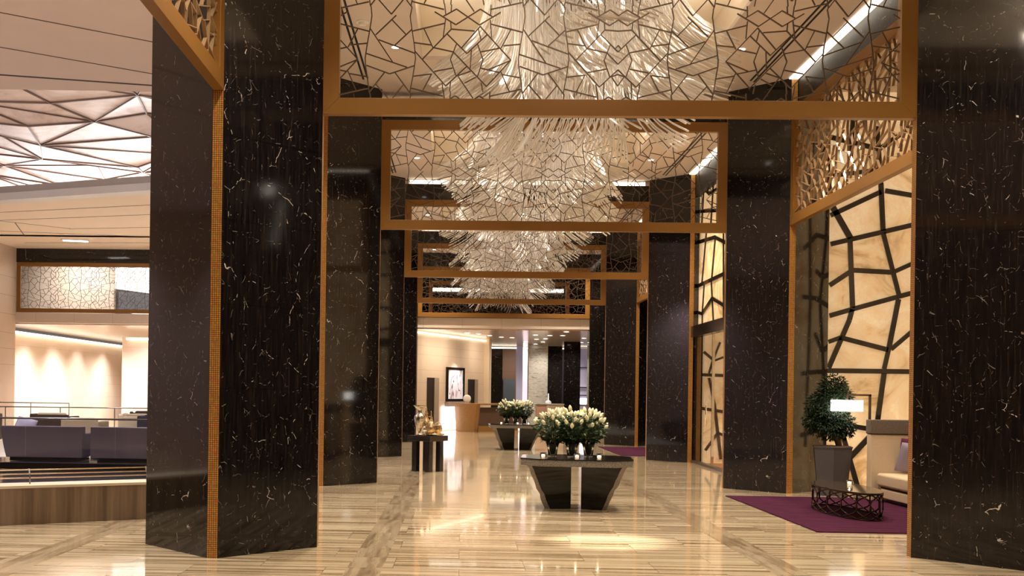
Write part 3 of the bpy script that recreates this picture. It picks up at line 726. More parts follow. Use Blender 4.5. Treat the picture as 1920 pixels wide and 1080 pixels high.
# right side beyond the hall (further niches)
m = MB().box(8.6, 8.85, NY+.25, 49, 0, CZ+.15); struct(m.build('wall_right', MBLK))
m = MB().box(5.5, 9.0, NY+.3, 49, CZ+.1, CZ+.2); struct(m.build('ceiling_right', CEIL))
m = MB().box(6.25, 8.6, 34.2, 34.4, 0, CZ+.1); struct(m.build('wall_niche_back_far', ALA))
m = MB().box(5.66, 8.6, 24.95, 25.1, 0.02, 3.22); VE = struct(m.build('wall_vestibule_end', ALA))
# entrance: alabaster above a glazed vestibule front
EX = 5.62
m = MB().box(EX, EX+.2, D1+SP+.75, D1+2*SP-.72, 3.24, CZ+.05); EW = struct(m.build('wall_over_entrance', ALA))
e = lambda x, y: (1280+x/2.63, 230+y/2.63)
ES = [((65,595),(165,565),7),((165,565),(215,590),7),((60,815),(210,745),7),((60,930),(100,942),6),((100,942),(150,865),7),((150,865),(215,905),7),((85,545),(70,800),2.4),((120,545),(98,795),2.6),((165,560),(145,790),3),
      ((75,790),(62,1010),2.2),((110,790),(100,940),2.4),((100,940),(100,1010),2.4),((145,790),(155,980),3),((205,545),(205,990),3),((70,380),(108,320),6),((108,320),(135,352),6),((135,352),(215,300),6),((60,440),(215,430),6),((65,305),(215,170),6),
      ((108,320),(95,545),2.6),((160,210),(140,545),3),((90,280),(75,545),2.2)]
wall_strips('mirror_strips', [(e(*a), e(*b), w) for a, b, w in ES], 'X', EX, EW, (-.016,0,0), plain('dark_strip', (.05,.035,.025), .08, .6))
t = thing('entrance_vestibule', (0,0,0), 'glass fronted entrance vestibule with a dark metal header in the right column row', 'door')
y0, y1 = D1+SP+.78, D1+2*SP-.74
MB().box(5.42, 5.62, y0+2.2, y1, 2.97, 3.23).build('header', plain('dark_bronze_metal', (.025,.016,.012), .2, .5), t, bevel=.005)
MB().box(5.41, 5.63, y0, y0+2.2, 2.97, 3.23).build('header_mirror', CHROME, t)
MB().box(5.52, 5.535, y0, y1, .06, 2.97).build('glass_front', GLASS, t)
for yy in (y1-.03, y1-2.0, y0+2.2, y0+.03): MB().box(5.49, 5.56, yy-.018, yy+.018, .05, 2.97).build('mullion', CHROME, t)
MB().box(5.46, 5.60, y0, y1, 0.0, .06).build('threshold', STEEL, t)
MB().tube([(5.44, y1-1.7, .9),(5.44, y1-1.7, 1.5)], .018, 8).build('handle', CHROME, t, smooth=True)
m = MB().prism([(5.66,y0+.05),(7.55,y0+.05),(7.55,24.9),(5.66,24.9)], 0, .02); tag(m.build('door_mat', ORANGE), 'amber orange entrance mat inside the glass vestibule', 'mat')
m = MB().box(5.62, 8.6, y0, y1, 3.24, 3.3); struct(m.build('ceiling_vestibule', WHITEP))
m = MB().box(7.6, 7.8, y0-.3, y1, 0, 3.24); VW = struct(m.build('wall_vestibule', ALA))
v = lambda x, y: (1280+x/3.6, 600+y/3.6)
VS = [((255,150),(200,290),4),((200,290),(180,360),4),((145,215),(215,275),5),((215,275),(280,250),4),((135,370),(280,375),6),((180,390),(215,560),5),((120,595),(280,620),6),((215,560),(260,940),6),((240,760),(155,880),5),((240,760),(280,780),5)]
wall_strips('mirror_strips', [(v(*a), v(*b), w) for a, b, w in VS], 'Y', 24.95, VE, (0,-.016,0), plain('vestibule_strip', (.10,.06,.035), .1, .6))

# rugs
def rug(name, x0, x1, y0, y1, label):
    o = MB().box(x0, x1, y0, y1, 0, .014).build('area_rug', PURPLE); return tag(o, label, 'rug', 'plum rugs')
rug('rug', 4.22, 8.2, 12.65, 17.02, 'plum purple rug in front of the sofa, under the lattice coffee table')
rug('rug', 4.15, 7.5, 27.66, 32.15, 'plum purple rug far back between the right columns, beside the far flower table')

# booth sofa
bt = thing('booth_sofa', (0,0,.014), 'oatmeal booth sofa with tall end panel and dark leather top band beside the alabaster wall', 'sofa')
MB().box(6.35, 8.3, 16.62, 16.80, 0, 1.02).build('end_panel', BOOTH, bt, bevel=.012)
MB().box(6.34, 8.31, 16.60, 16.82, 1.025, 1.245).build('top_band', TAUPE, bt, bevel=.012)
MB().box(7.45, 7.75, 12.4, 16.6, 0, 1.02).build('backrest', BOOTH, bt, bevel=.03)
MB().box(7.43, 7.77, 12.4, 16.6, 1.025, 1.245).build('top_band', TAUPE, bt, bevel=.012)
MB().box(6.42, 7.45, 12.5, 16.58, .225, .425).build('seat_cushion', BOOTH, bt, bevel=.04)
MB().box(6.48, 7.45, 12.5, 16.55, .195, .225).build('seat_gap_shade', SOFAB, bt)  # dark filler paints the shadow line between seat and base
MB().box(6.44, 7.45, 12.5, 16.45, .055, .195).build('seat_base', BOOTH, bt, bevel=.015)
MB().box(6.50, 7.45, 12.5, 16.4, 0, .055).build('plinth', BLACKW, bt)
cushion((6.98, 16.46, .725), (.16, 0.05, -.1), .50, CUSHP, 'plum velvet cushion leaning on the booth sofa end panel, behind the grey one')
cushion((6.86, 16.27, .68), (.30, .16, -.1), .46, CUSHG, 'grey lilac satin cushion leaning in front of the plum cushion on the booth sofa')

# coffee table: oval openwork drum
ct = thing('coffee_table', (5.30, 14.75, .014), 'oval coffee table with a woven bronze lattice drum and dark glass top', 'table')
ea, eb, eh = .33, .98, .36
MB().lathe([(1,eh-.012),(1.01,eh-.006),(1.0,eh)], 48, sx=ea+.01, sy=eb+.01).build('tabletop', plain('bronze_glass_top', (.10,.075,.05), .06, .5), ct, smooth=False)
rb = MB(); NS_ = 15
for sgn in (1,-1):
    for i in range(NS_):
        pts = []
        for q in range(15):
            tt = q/14; ph = 2*PI*i/NS_ + sgn*(tt*.85 + .16*math.sin(tt*PI*2)); pts.append((ea*math.cos(ph), eb*math.sin(ph), .012+tt*(eh-.03)))
        rb.tube(pts, .0105, 5)
for z in (.01, eh-.02): rb.tube([(ea*math.cos(a*PI/24), eb*math.sin(a*PI/24), z) for a in range(49)], .010, 5, cap=False)
rb.build('lattice_drum', plain('dark_bronze_wire', (.07,.045,.03), .22, .85), ct, smooth=True)
def candle(loc, label):
    t = thing('tealight_holder', loc, label, 'candle holder', 'glass tealight holders')
    MB().lathe([(.035,0),(.045,.03),(.042,.075),(.038,.075),(.040,.03),(.030,.006)], 14).build('glass_cup', GLASS, t, smooth=True)
    MB().lathe([(.028,.006),(.028,.03)], 12).build('candle', WAX, t)
    MB().lathe([(.002,.032),(.009,.042),(.001,.062)], 8).build('flame', FLAME, t, smooth=True)
    return t
cd0 = candle((5.42, 14.95, .376), 'glass tealight holder glowing on the oval lattice coffee table')
def candle_at(loc, label): c = copy_tree(cd0); c.location = loc; c['label'] = label; return c

# arched floor lamp
lp = thing('floor_lamp', (0,0,0), 'floor lamp with a glowing white drum shade hung from a square bronze arch', 'lamp')
BR = plain('dark_bronze_tube', (.09,.055,.03), .3, .7)
x1_ = atY(1631, 750, 17.3).x; x0_ = atY(1588, 750, 17.3).x; zt = atY(1610, 739, 17.3).z
MB().box(x1_-.016, x1_+.016, 17.28, 17.32, .02, zt).build('pole', BR, lp)
MB().box(x0_-.016, x1_+.016, 17.28, 17.32, zt-.03, zt).build('arm', BR, lp)
MB().box(x0_-.014, x0_+.014, 17.285, 17.315, zt-.12, zt-.03).build('drop_stem', BR, lp)
MB().box(x1_-.15, x1_+.15, 17.15, 17.45, 0, .02).build('base', BR, lp)
MB().lathe([(.245,zt-.275),(.245,zt-.10)], 32, c=(x0_,17.3)).build('lamp_shade', SHADE, lp, smooth=False)

# planter with ficus
pt = thing('tall_planter', (6.07, 17.52, 0), 'tall tapered charcoal planter at the foot of the second right marble column', 'planter')
def ngon(r, n=6, o=.26): return [(r*math.cos(2*PI*i/n+o), r*math.sin(2*PI*i/n+o)) for i in range(n)]
MB().prism(ngon(.25), 0, .78, ngon(.335)).build('pot', PLANTER, pt)
MB().prism(ngon(.345), .78, .80, ngon(.345)).build('rim', PLANTER, pt)
MB().prism(ngon(.31), .80, .805).build('soil', BARK, pt)
ft = thing('ficus_tree', (6.07, 17.50, .805), 'leafy dark green ficus with a twisted trunk growing from the charcoal planter', 'plant')
MB().tube([(.10,0,0),(.07,-.02,.10),(-.02,-.03,.16),(-.08,0,.22),(-.03,.02,.32),(.02,0,.45),(-.03,0,.6),(-.02,0,.8)], [.05,.06,.055,.05,.04,.03,.02,.012], 9).build('trunk', BARK, ft, smooth=True)
br_ = MB(); lv = MB(); rnd = random.Random(11)
clumps = [(.0,0,.98,.2),(-.30,0,.66,.16),(-.34,0,.42,.15),(-.02,0,.86,.26),(.14,0,.80,.17),(-.16,0,.74,.18),(-.06,0,.60,.27),(-.22,0,.54,.17),(.05,0,.44,.22),(-.22,.0,.36,.2),(.17,-.05,.36,.17),(-.05,-.05,.30,.22),(.2,0,.26,.13)]
def leaf(mb, p, d, l, w, upv=None):
    d = d.normalized(); s = d.cross(upv or Vector((rnd.uniform(-1,1),rnd.uniform(-1,1),1))).normalized(); n = s.cross(d).normalized()
    a = p; b = p+d*l*.5+n*l*.08; c = p+d*l-n*l*.05
    mb.add([a, b+s*w/2-n*w*.15, c, b-s*w/2-n*w*.15, b], [(0,1,4),(1,2,4),(2,3,4),(3,0,4)])
for cx_, cy_, cz_, cr in clumps:
    br_.tube([(-.02,0,max(.3,cz_-.2)), ((cx_-.02)/2,cy_/2,cz_-.1), (cx_,cy_,cz_)], [.015,.01,.005], 5)
    for i in range(int(620*cr*cr/.04)):
        v_ = Vector((rnd.gauss(0,1), rnd.gauss(0,1), rnd.gauss(0,.8))); v_.normalize(); rr = cr*rnd.random()**.45
        p = Vector((cx_,cy_,cz_)) + v_*rr; leaf(lv, p, v_+Vector((0,0,-.35))+Vector((rnd.uniform(-.5,.5),rnd.uniform(-.5,.5),rnd.uniform(-.4,.4))), .06, .026)
br_.build('branches', BARK, ft); lv.build('foliage', LEAF, ft)

# ------------------------------------------------------------------ granite centre tables
def oct_(w, d, c):
    return [(-w+c,-d),(w-c,-d),(w,-d+c),(w,d-c),(w-c,d),(-w+c,d),(-w,d-c),(-w,-d+c)]
def granite_table(loc, rz, label):
    t = thing('granite_table', loc, label, 'table', 'granite centre tables', rz)
    MB().prism(oct_(.76,.60,.24), .615, .70).build('top_slab_edge', GRANITE, t, bevel=.006)
    MB().prism(oct_(.765,.605,.24), .70, .715).build('top', GPOL, t, bevel=.003)
    rnd = random.Random(5)
    for sx in (-1, 1):
        m = MB(); e = MB(); n = 9
        # tapered slab leg: polished faces, rough hewn outer edges
        for i in range(n+1):
            z = .615*i/n; k = i/n; out = .42 + .26*k + rnd.uniform(-.008,.008); dd = .16 + .26*k
            x0, x1 = .07, out-.07
            m.v += [(sx*x0,-dd*.55,z),(sx*x1,-dd,z),(sx*x1,dd,z),(sx*x0,dd*.55,z)]
            j = rnd.uniform(-.010,.010)
            e.v += [(sx*x1,-dd-.006,z),(sx*(out+j),-dd*.55,z),(sx*(out+j),dd*.55,z),(sx*x1,dd+.006,z)]
        for b in (m, e):
            for i in range(n):
                for q in range(4):
                    a = i*4+q; c = i*4+(q+1)%4; b.f.append((a,c,c+4,a+4) if sx > 0 else (a+4,c+4,c,a))
            b.f.append((0,3,2,1)); b.f.append((n*4,n*4+1,n*4+2,n*4+3))
        lg = m.build('leg', GPOL, t); e.build('rough_edge', GRANITE, lg)
    return t
TY = BAYS[1]+.15
gt = granite_table((HC+.07, TY+.02, 0), -.10, 'black granite centre table with rough stone edges, the nearer one in the hall')
g2 = copy_tree(gt); g2.location = (HC+.02, BAYS[3], 0); g2.rotation_euler = (0,0,.05); g2['label'] = 'black granite centre table with rough stone edges, farther back by the reception desk'

# vases with roses
def bud_mesh():
    m = MB()
    m.lathe([(.004,0),(.016,.008),(.022,.024),(.019,.042),(.010,.056),(.002,.062)], 9, mod=lambda a, z: 1+.10*math.sin(3*a+z*60))
    return m
budref = None; shared_leaf = None
def bouquet(loc, label, seed):
    global budref
    t = thing('rose_bouquet', loc, label, 'flowers', 'cream rose bouquets')
    rnd = random.Random(seed); st = MB(); fo = MB(); heads = []
    N_ = 32
    for i in range(N_):
        u = math.sqrt((i+.5)/N_); a = i*2.39996+seed; 
        x, y = .235*u*math.cos(a), .235*u*math.sin(a); z = .385 - .20*u**3 + rnd.uniform(-.05,.03)
        heads.append((Vector((x,y,z)), Vector((x*1.6,y*1.6,.35)).normalized()))
        st.tube([(x*.12,y*.12,-.20),(x*.3,y*.3,.0),(x*.85,y*.85,z*.75),(x,y,z)], .0035, 4)
    for i in range(560):
        a = rnd.uniform(0,2*PI); u = rnd.random()**.6; z = rnd.uniform(-.02,.36); lim = .10+.17*min(1,max(0,(z+.05))/.22) if z < .2 else .26*math.sqrt(max(.05,1-((z-.12)/.32)**2))
        p = Vector((lim*u*math.cos(a), lim*u*math.sin(a), z)); d = Vector((math.cos(a), math.sin(a), rnd.uniform(-.6,.7)))
        d += Vector((rnd.uniform(-.5,.5),rnd.uniform(-.5,.5),0)); leaf_r(fo, p, d, .075, .036, rnd)
    st.build('stems', STEM, t); fo.build('foliage', LEAFR, t)
    for p, d in heads:
        if budref is None: o = bud_mesh().build('rosebud', BUD, t, smooth=True); budref = o
        else: o = budref.copy(); COL.objects.link(o); o.parent = t
        o.location = p; o.rotation_euler = d.to_track_quat('Z','Y').to_euler(); s = rnd.uniform(.95,1.25); o.scale = (s,s,s*1.3)
    return t
def leaf_r(mb, p, d, l, w, rnd):
    d = d.normalized(); s = d.cross(Vector((rnd.uniform(-1,1),rnd.uniform(-1,1),1))).normalized(); n = s.cross(d).normalized()
    b = p+d*l*.45+n*l*.06; c = p+d*l-n*l*.08
    mb.add([p, b+s*w/2-n*w*.12, c, b-s*w/2-n*w*.12, b], [(0,1,4),(1,2,4),(2,3,4),(3,0,4)])
def vase(loc, label):
    t = MB().lathe([(.055,0),(.060,.004),(.075,.12),(.105,.235),(.101,.235),(.070,.12),(.054,.018)], 20).build('glass_vase', GLASS, smooth=True)
    t.location = loc; return tag(t, label, 'vase', 'clear flared glass vases')
bq = None
TT = .7165
poss = [(-.26,.05,'left'), (.0,-.02,'middle'), (.24,.05,'right')]
v0 = b0 = None
for ti, (cx_, cy_, where) in enumerate(((HC, TY, 'the nearest granite table'), (HC, BAYS[3], 'the farther granite table'))):
    for pi_, (ox, oy, nm) in enumerate(poss):
        p = (cx_+ox, cy_+oy, TT)
        lv_ = f'clear flared glass vase, {nm} of the three on {where}'; lb = f'bouquet of cream roses and leaves in the {nm} vase on {where}'
        if v0 is None: vase(p, lv_); v0 = bpy.data.objects['glass_vase']
        else: c = v0.copy(); COL.objects.link(c); c.location = p; c['label'] = lv_
        z = (cx_+ox, cy_+oy, TT+.222)
        if ti == 0:
            b = bouquet(z, lb, 3+pi_*5)
            if pi_ == 0: bqs = []
            bqs.append(b)
        else:
            c = copy_tree(bqs[(pi_+1) % 3]); c.location = z; c['label'] = lb
for (cx_, cy_, where) in ((HC, TY, 'the nearest granite table'), (HC, BAYS[3], 'the farther granite table')):
    for ox, oy, nm in ((-.42,-.34,'left'), (.03,-.42,'middle'), (.33,-.42,'right')):
        candle_at((cx_+ox, cy_+oy, TT), f'glass tealight holder glowing at the {nm} front of {where}')

# ------------------------------------------------------------------ black square table with silverware
st_ = thing('square_table', (-.66, 21.35, 0), 'black lacquer square table with thick square legs, turned cornerwise, carrying the silver vessels', 'table', rz=PI/4+.12)
MB().box(-.29,.29,-.29,.29,.61,.72).build('tabletop', BLACKW, st_, bevel=.004)
for sx in (-1,1):
    for sy in (-1,1): MB().box(sx*.17-.055, sx*.17+.055, sy*.17-.055, sy*.17+.055, 0, .61).build('leg', BLACKW, st_)
for sx, sy in ((-1,0),(1,0),(0,-1),(0,1)): pass
def lathe_thing(name, loc, prof, mt, label, cat, n=24, extra=None, mod=None):
    t = thing(name, loc, label, cat, 'antique silver vessels on the square black table')
    MB().lathe(prof, n, mod=mod).build('body', mt, t, smooth=True)
    if extra: extra(t)
    return t
zt_ = .7215
def ew(t):
    MB().tube([(.07,0,.40),(.14,0,.38),(.13,0,.27),(.09,0,.20)], .009, 7).build('handle', SILVERG, t, smooth=True)
lathe_thing('silver_vase', (-.83, 21.24, zt_), [(.07,0),(.065,.02),(.025,.04),(.02,.06),(.05,.13),(.085,.24),(.105,.34),(.10,.39),(.06,.43),(.042,.47),(.05,.52),(.09,.565),(.125,.60),(.118,.602),(.04,.56)], SILVERG, 'tall silver vase with a flared fluted lip at the left of the square table', 'vase', 32, None, mod=lambda a, z: 1+.04*math.sin(8*a))
def ew2(t):
    MB().tube([(.03,0,.38),(.12,0,.36),(.13,0,.24),(.07,0,.14)], .010, 7).build('handle', SILVER, t, smooth=True)
    MB().tube([(-.03,0,.33),(-.07,0,.40),(-.10,0,.44)], [.02,.014,.009], 7).build('spout', SILVER, t, smooth=True)
    MB().lathe([(.02,.44),(.028,.47),(.012,.50),(.02,.53),(.003,.57)], 12).build('lid_finial', SILVER, t, smooth=True)
lathe_thing('silver_ewer', (-.70, 21.42, zt_), [(.06,0),(.05,.02),(.02,.05),(.06,.11),(.095,.20),(.08,.29),(.035,.36),(.03,.41),(.045,.44),(.01,.45)], SILVER, 'ornate silver ewer with a finial behind the tall silver vase', 'ewer', 24, ew2)
def ew3(t):
    MB().tube([(-.07,0,.12),(-.13,0,.14),(-.15,0,.22),(-.13,0,.27)], [.02,.014,.010,.008], 7).build('spout', SILVER, t, smooth=True)
    MB().lathe([(.04,.24),(.03,.27),(.012,.29),(.018,.33),(.010,.37),(.016,.40),(.002,.46)], 12).build('lid', SILVER, t, smooth=True)
    MB().tube([(.08,0,.20),(.14,0,.22),(.14,0,.12),(.09,0,.08)], .008, 7).build('handle', SILVER, t, smooth=True)
lathe_thing('silver_coffee_pot', (-.60, 21.36, zt_+.035), [(.06,0),(.085,.04),(.10,.09),(.085,.16),(.05,.21),(.042,.24),(.01,.245)], SILVER, 'slender silver coffee pot with a spire lid in the middle of the square table', 'pot', 24, ew3)
def ew4(t):
    MB().tube([(.07*math.cos(a*PI/8), 0, .15+.075*math.sin(a*PI/8)) for a in range(9)], .007, 7).build('bail_handle', SILVER, t, smooth=True)
lathe_thing('silver_urn', (-.46, 21.34, zt_+.035), [(.05,0),(.045,.02),(.08,.05),(.09,.10),(.075,.15),(.082,.165),(.07,.17),(.06,.14)], SILVER, 'squat silver urn with a bail handle at the right of the square table', 'urn', 24, ew4)
tr = MB().lathe([(.16,0),(.20,.012),(.215,.035),(.20,.035),(.185,.018),(.02,.016)], 30, mod=lambda a, z: 1+.03*math.sin(14*a)).build('silver_tray', SILVER, smooth=True)
tr.location = (-.53, 21.32, zt_); tag(tr, 'round silver tray with a scalloped rim under the silver pots', 'tray')
def ew5(t):
    MB().lathe([(.02,.12),(.028,.14),(.004,.20)], 10).build('lid', SILVERG, t, smooth=True)
lathe_thing('silver_sugar_bowl', (-.72, 21.12, zt_), [(.05,0),(.03,.02),(.055,.06),(.06,.09),(.03,.115),(.01,.12)], SILVERG, 'small silver lidded bowl at the front corner of the square table', 'bowl', 20, ew5)

# ------------------------------------------------------------------ chandeliers
def chandelier(label):
    t = thing('glass_chandelier', (HC, BAYS[1], 0), label, 'chandelier', 'cascading glass rod chandeliers')
    MB().lathe([(1.35,7.30),(1.35,7.34)], 48).build('ceiling_plate', CHROME, t)
    MB().lathe([(.30,6.75),(.34,6.9),(.30,7.30)], 24).build('stem', CHROME, t)
    rnd = random.Random(21); seg = {}
    def strand(mb, a, rr, top, zt2, out, tw, dr, rb0, rb1):
        pts = [(rr*math.cos(a), rr*math.sin(a), top + (zt2+dr-top)*q/3) for q in range(4)]
        rad = [rb0]*4
        for q in range(1, 8):
            s = q/7; r2 = rr + out*s**2.3; aa = a + tw*s**2.2
            pts.append((r2*math.cos(aa), r2*math.sin(aa), zt2+dr-dr*(s**.95))); rad.append(rb0+(rb1-rb0)*s)
        mb.tube(pts, rad, 5)
    # leaf shaped swags winding down like a spiral stair
    NSW = 23
    for i in range(NSW):
        k = i/(NSW-1); a0 = i*1.02 + .4; base = 1.36 - .72*k; zt0 = 6.12 - 1.14*k + .10*math.sin(i*1.7)
        top = 7.25 if i < 12 else min(7.25, zt0 + 2.0)
        width = .80 - .06*k; ns = int(width*max(.95, base)/.052)
        sgn = 1 if i % 3 else -1
        for j in range(ns):
            u = j/(ns-1); a = a0 + width*(u-.5)
            zt2 = zt0 + .50*(u-.5)*sgn + .06*math.sin(u*9+i)
            out = (.66 - .10*k)*(1 + .35*math.sin(u*PI)) + .06*math.sin(i*2.3)
            strand(seg.setdefault(i//7, MB()), a + rnd.uniform(-.004,.004), base + rnd.uniform(-.02,.02), top, zt2, out, .30*sgn, 1.10, .0058, .0145)
    # inner vertical curtains
    inn = MB()
    for ring, (r, z0, n) in enumerate(((1.02,5.95,50),(.76,5.50,40),(.50,5.10,28))):
        for i in range(n):
            a = 2*PI*i/n + ring*.03
            strand(inn, a, r, 7.25, z0 + .16*math.sin(a*3+ring), .20, .1, .45, .0048, .010)
    o = inn.build('glass_rods', GROD, t, smooth=True); o['kind'] = 'stuff'
    for k in sorted(seg):
        o = seg[k].build('glass_rods', GROD, t, smooth=True); o['kind'] = 'stuff'
    for i in range(10):
        a = 2*PI*i/10+.2
        MB().lathe([(.035,7.20),(.035,7.29)], 10, c=(1.05*math.cos(a), 1.05*math.sin(a))).build('lamp', DOWN, t)
    return t
ch = chandelier('huge cascading glass rod chandelier, the nearest one, behind the first lattice screen')
for i, txt in ((2,'second from the camera, behind the second lattice screen'), (3,'third from the camera'), (4,'fourth, near the end fascia'), (5,'farthest, beyond the end fascia')):
    c = copy_tree(ch); c.location = (HC, BAYS[i] if i < 5 else 42.9, 0); c.rotation_euler = (0,0,i*.5); c['label'] = f'cascading glass rod chandelier, {txt}'

for sx in (-2.4, 2.4): light('downlight_beam', 'SPOT', (HC+sx, 42.5, 6.8), 500, WARM, spot=2.2, size=.06, blend=1)
# hall ceiling fittings
def smoke(loc, label):
    t = thing('smoke_detector', loc, label, 'smoke detector', 'round white ceiling detectors')
    MB().lathe([(.09,-.02),(.095,0)], 20).build('base', WHITEP, t); MB().lathe([(.05,-.055),(.065,-.02)], 20).build('sensor', WHITEP, t)
p = atZ(680, 40, CZ); smoke((p.x, p.y, CZ), 'round white smoke detector on the ceiling behind the nearest lattice screen')
dl0 = None
def downlight(loc, label, group, r=.07):
    global dl0
    if dl0 is None:
        dl0 = thing('downlight', loc, label, 'light', group)
        MB().lathe([(.075,-.008),(.085,0)], 18).build('trim_ring', WHITEP, dl0); MB().lathe([(.055,-.012),(.06,-.007)], 18).build('lens', DOWN, dl0); return dl0
    c = copy_tree(dl0); c.location = loc; c['label'] = label; c['group'] = group; return c
for i, by in enumerate(BAYS[1:]):
    for sx in (-1,1):
        for sy in (-1,1):
            downlight((HC+sx*2.62, by+sy*1.5, CZ), f'small round ceiling downlight at the {"left" if sx < 0 else "right"} {"front" if sy < 0 else "back"} of the {["first","second","third","fourth"][i]} hall coffer', 'hall ceiling downlights')

# ------------------------------------------------------------------ reception beyond the hall
RA, RB = Vector((-1.75,41.2,0)), Vector((.98,47.4,0)); rd = (RB-RA).normalized(); rn = Vector((rd.y,-rd.x,0))
RL = (RB-RA).length
rw = bpy.data.objects.new('wall_reception', None); COL.objects.link(rw); rw.location = RA; rw.rotation_euler = (0,0,math.atan2(rd.y, rd.x)); rw['kind'] = 'structure'
def ulen(px, z=None):
    r = ray(px, 735); # intersection of viewing ray (in plan) with wall line
    a, b, c_, d = r.x, -rd.x, r.y, -rd.y; det = a*d-b*c_; tt = (RA.x*d - b*RA.y)/det; uu = (a*RA.y - c_*RA.x)/det
    return uu, tt
def zat(px, py):
    u, tt = ulen(px); r = ray(px, py); return 1.6 + r.z*(tt*ray(px,735).y/r.y)
d1a, d1b = ulen(800)[0], ulen(814)[0]; d2a, d2b = ulen(877)[0], ulen(890)[0]
zd = zat(807, 708)
wallm = MB()
for a, b in ((0,d1a),(d1b,d2a),(d2b,RL)): wallm.box(a, b, 0, .3, 0, zd)
wallm.box(0, RL, 0, .3, zd, 3.98)
RWM = panels('reception_stone', (.72,.58,.44), 1.25, rough=.4, zs=(1.25, 1.95, 2.45, 3.05, 3.4), line=.35)
wallm.build('wall_face', RWM, rw)
MB().box(d1a, d1b, .01, .2, 0, zd).box(d2a, d2b, .01, .2, 0, zd).build('doorway_shade_panel', DARKIN, rw)  # near-flush dark panels paint the shade inside the door openings
MB().box(d1b-.02, d1b+.40, -.03, 0.0, 0, zd).box(d2b-.02, d2b+.30, -.03, 0.0, 0, zd).build('door_jamb', panels('jamb_grey', (.34,.27,.21), 0), rw)
MB().box(0, RL, -.10, -.04, 3.86, 3.92).build('cove_light', COVE, rw)
MB().box(RL, RL+.28, -.25, .3, 0, 3.98).build('corner_pier', plain('pale_pier', (.86,.72,.5), .4), rw)
a0, a1 = ulen(835)[0], ulen(868)[0]; za, zb = zat(851, 752), zat(851, 689)
t = thing('framed_artwork', RA + rd*a0 - Vector((-rn.x,-rn.y,0))*0 + rn*.04 + Vector((0,0,za)), 'black framed abstract ink drawing hanging on the cream reception wall', 'picture', rz=math.atan2(rd.y, rd.x))
w_, h_ = a1-a0, zb-za; f_ = MB(); fr = .13
f_.box(0,w_,-.04,0.03,0,fr*.7).box(0,w_,-.04,.03,h_-fr*.7,h_).box(0,fr,-.04,.03,fr*.7,h_-fr*.7).box(w_-fr,w_,-.04,.03,fr*.7,h_-fr*.7)
f_.build('frame', BLACKW, t); MB().box(fr,w_-fr,-.01,.02,fr*.7,h_-fr*.7).build('print', ART, t)
light('picture_light', 'SPOT', tuple(RA+rd*(a0+a1)/2+rn*1.2+Vector((0,0,3.8))), 260, LILAC, tgt=tuple(RA+rd*(a0+a1)/2+Vector((0,0,1.6))), spot=.8, size=.05)
b0_, b1_ = ulen(828)[0], ulen(859)[0]
t = MB().box(b0_, ulen(880)[0], -.05, -.01, .05, zat(851,762)).build('wall_glow_panel', GLOWW, rw)  # added glowing panel, stands in for the brightly lit patch of wall
MB().box(ulen(834)[0], ulen(878)[0], -.12, 0.0, zat(851,762), zat(851,753)).build('console_shelf', panels('shelf_taupe', (.30,.22,.17), 0), rw)
for u in (1.0, 2.4, 5.6): light('reception_washer', 'SPOT', tuple(RA+rd*u+rn*1.5+Vector((0,0,3.85))), 120, WARM, tgt=tuple(RA+rd*u+Vector((0,0,1.6))), spot=2.5, size=.1, blend=1)
for x, y in ((2.5,43.2),(3.8,46.5),(2.5,50),(4.5,53)): light('reception_light', 'SPOT', (x,y,3.9), 260, WARM2, spot=2.1, size=.08, blend=1)
# desk
dsk = thing('reception_desk', (0,0,0), 'honey wood reception desk with a tapered end panel and brown leather front', 'desk')
pa, pb, pc = Vector((-.28,43.55,0)), Vector((.62,42.75,0)), Vector((3.4,46.3,0))
fd = (pc-pb).normalized(); ed = (pb-pa).normalized()
def quadprism(q0, q1, z0, z1): return MB().prism(q0, z0, z1, q1)
n_ = Vector((fd.x, fd.y, 0))
bot = [tuple((pa+ed*.10)[:2]), tuple((pb-ed*.14)[:2]), tuple((pb-ed*.14+n_*.25)[:2]), tuple((pa+ed*.10+n_*.25)[:2])]
top = [tuple(pa[:2]), tuple(pb[:2]), tuple((pb+n_*.25)[:2]), tuple((pa+n_*.25)[:2])]
MB().prism(bot, 0, 1.08, top).build('end_panel', WOOD, dsk, bevel=.01)
MB().prism([tuple((pa-ed*.02)[:2]), tuple((pb+ed*.02)[:2]), tuple((pb+n_*3.5+ed*.02)[:2]), tuple((pa+n_*3.5)[:2])], 1.08, 1.14).build('worktop', WOOD, dsk, bevel=.008)
MB().prism([tuple((pb-ed*.12+n_*.25)[:2]), tuple((pb-ed*.12+n_*3.4)[:2]), tuple((pb-ed*.3+n_*3.4)[:2]), tuple((pb-ed*.3+n_*.25)[:2])], .24, .98).build('front_panel', WOODD, dsk)
MB().prism([tuple((pb-ed*.08+n_*.25)[:2]), tuple((pb-ed*.08+n_*3.4)[:2]), tuple((pb-ed*.3+n_*3.4)[:2]), tuple((pb-ed*.3+n_*.25)[:2])], 0, .24).build('plinth', WOOD, dsk)
t = thing('table_sculpture', atY(875.5, 759, 43.5)*1.0, 'white ring shaped sculpture with a dark centre standing on the reception desk', 'sculpture')
t.location.z = 1.14
MB().lathe([(.055,-.05),(.12,-.055),(.165,0),(.12,.055),(.055,.05)], 24).xf(Matrix.Translation((0,0,.19)) @ Matrix.Rotation(PI/2, 4, 'X')).build('ring', plain('glossy_white', (.85,.83,.80), .25), t, smooth=True)
MB().lathe([(.06,-.03),(.06,.03)], 16).xf(Matrix.Translation((0,0,.19)) @ Matrix.Rotation(PI/2, 4, 'X')).build('centre', BLACKW, t)
MB().box(-.09,.09,-.05,.05,0,.03).build('base', WHITEP, t)
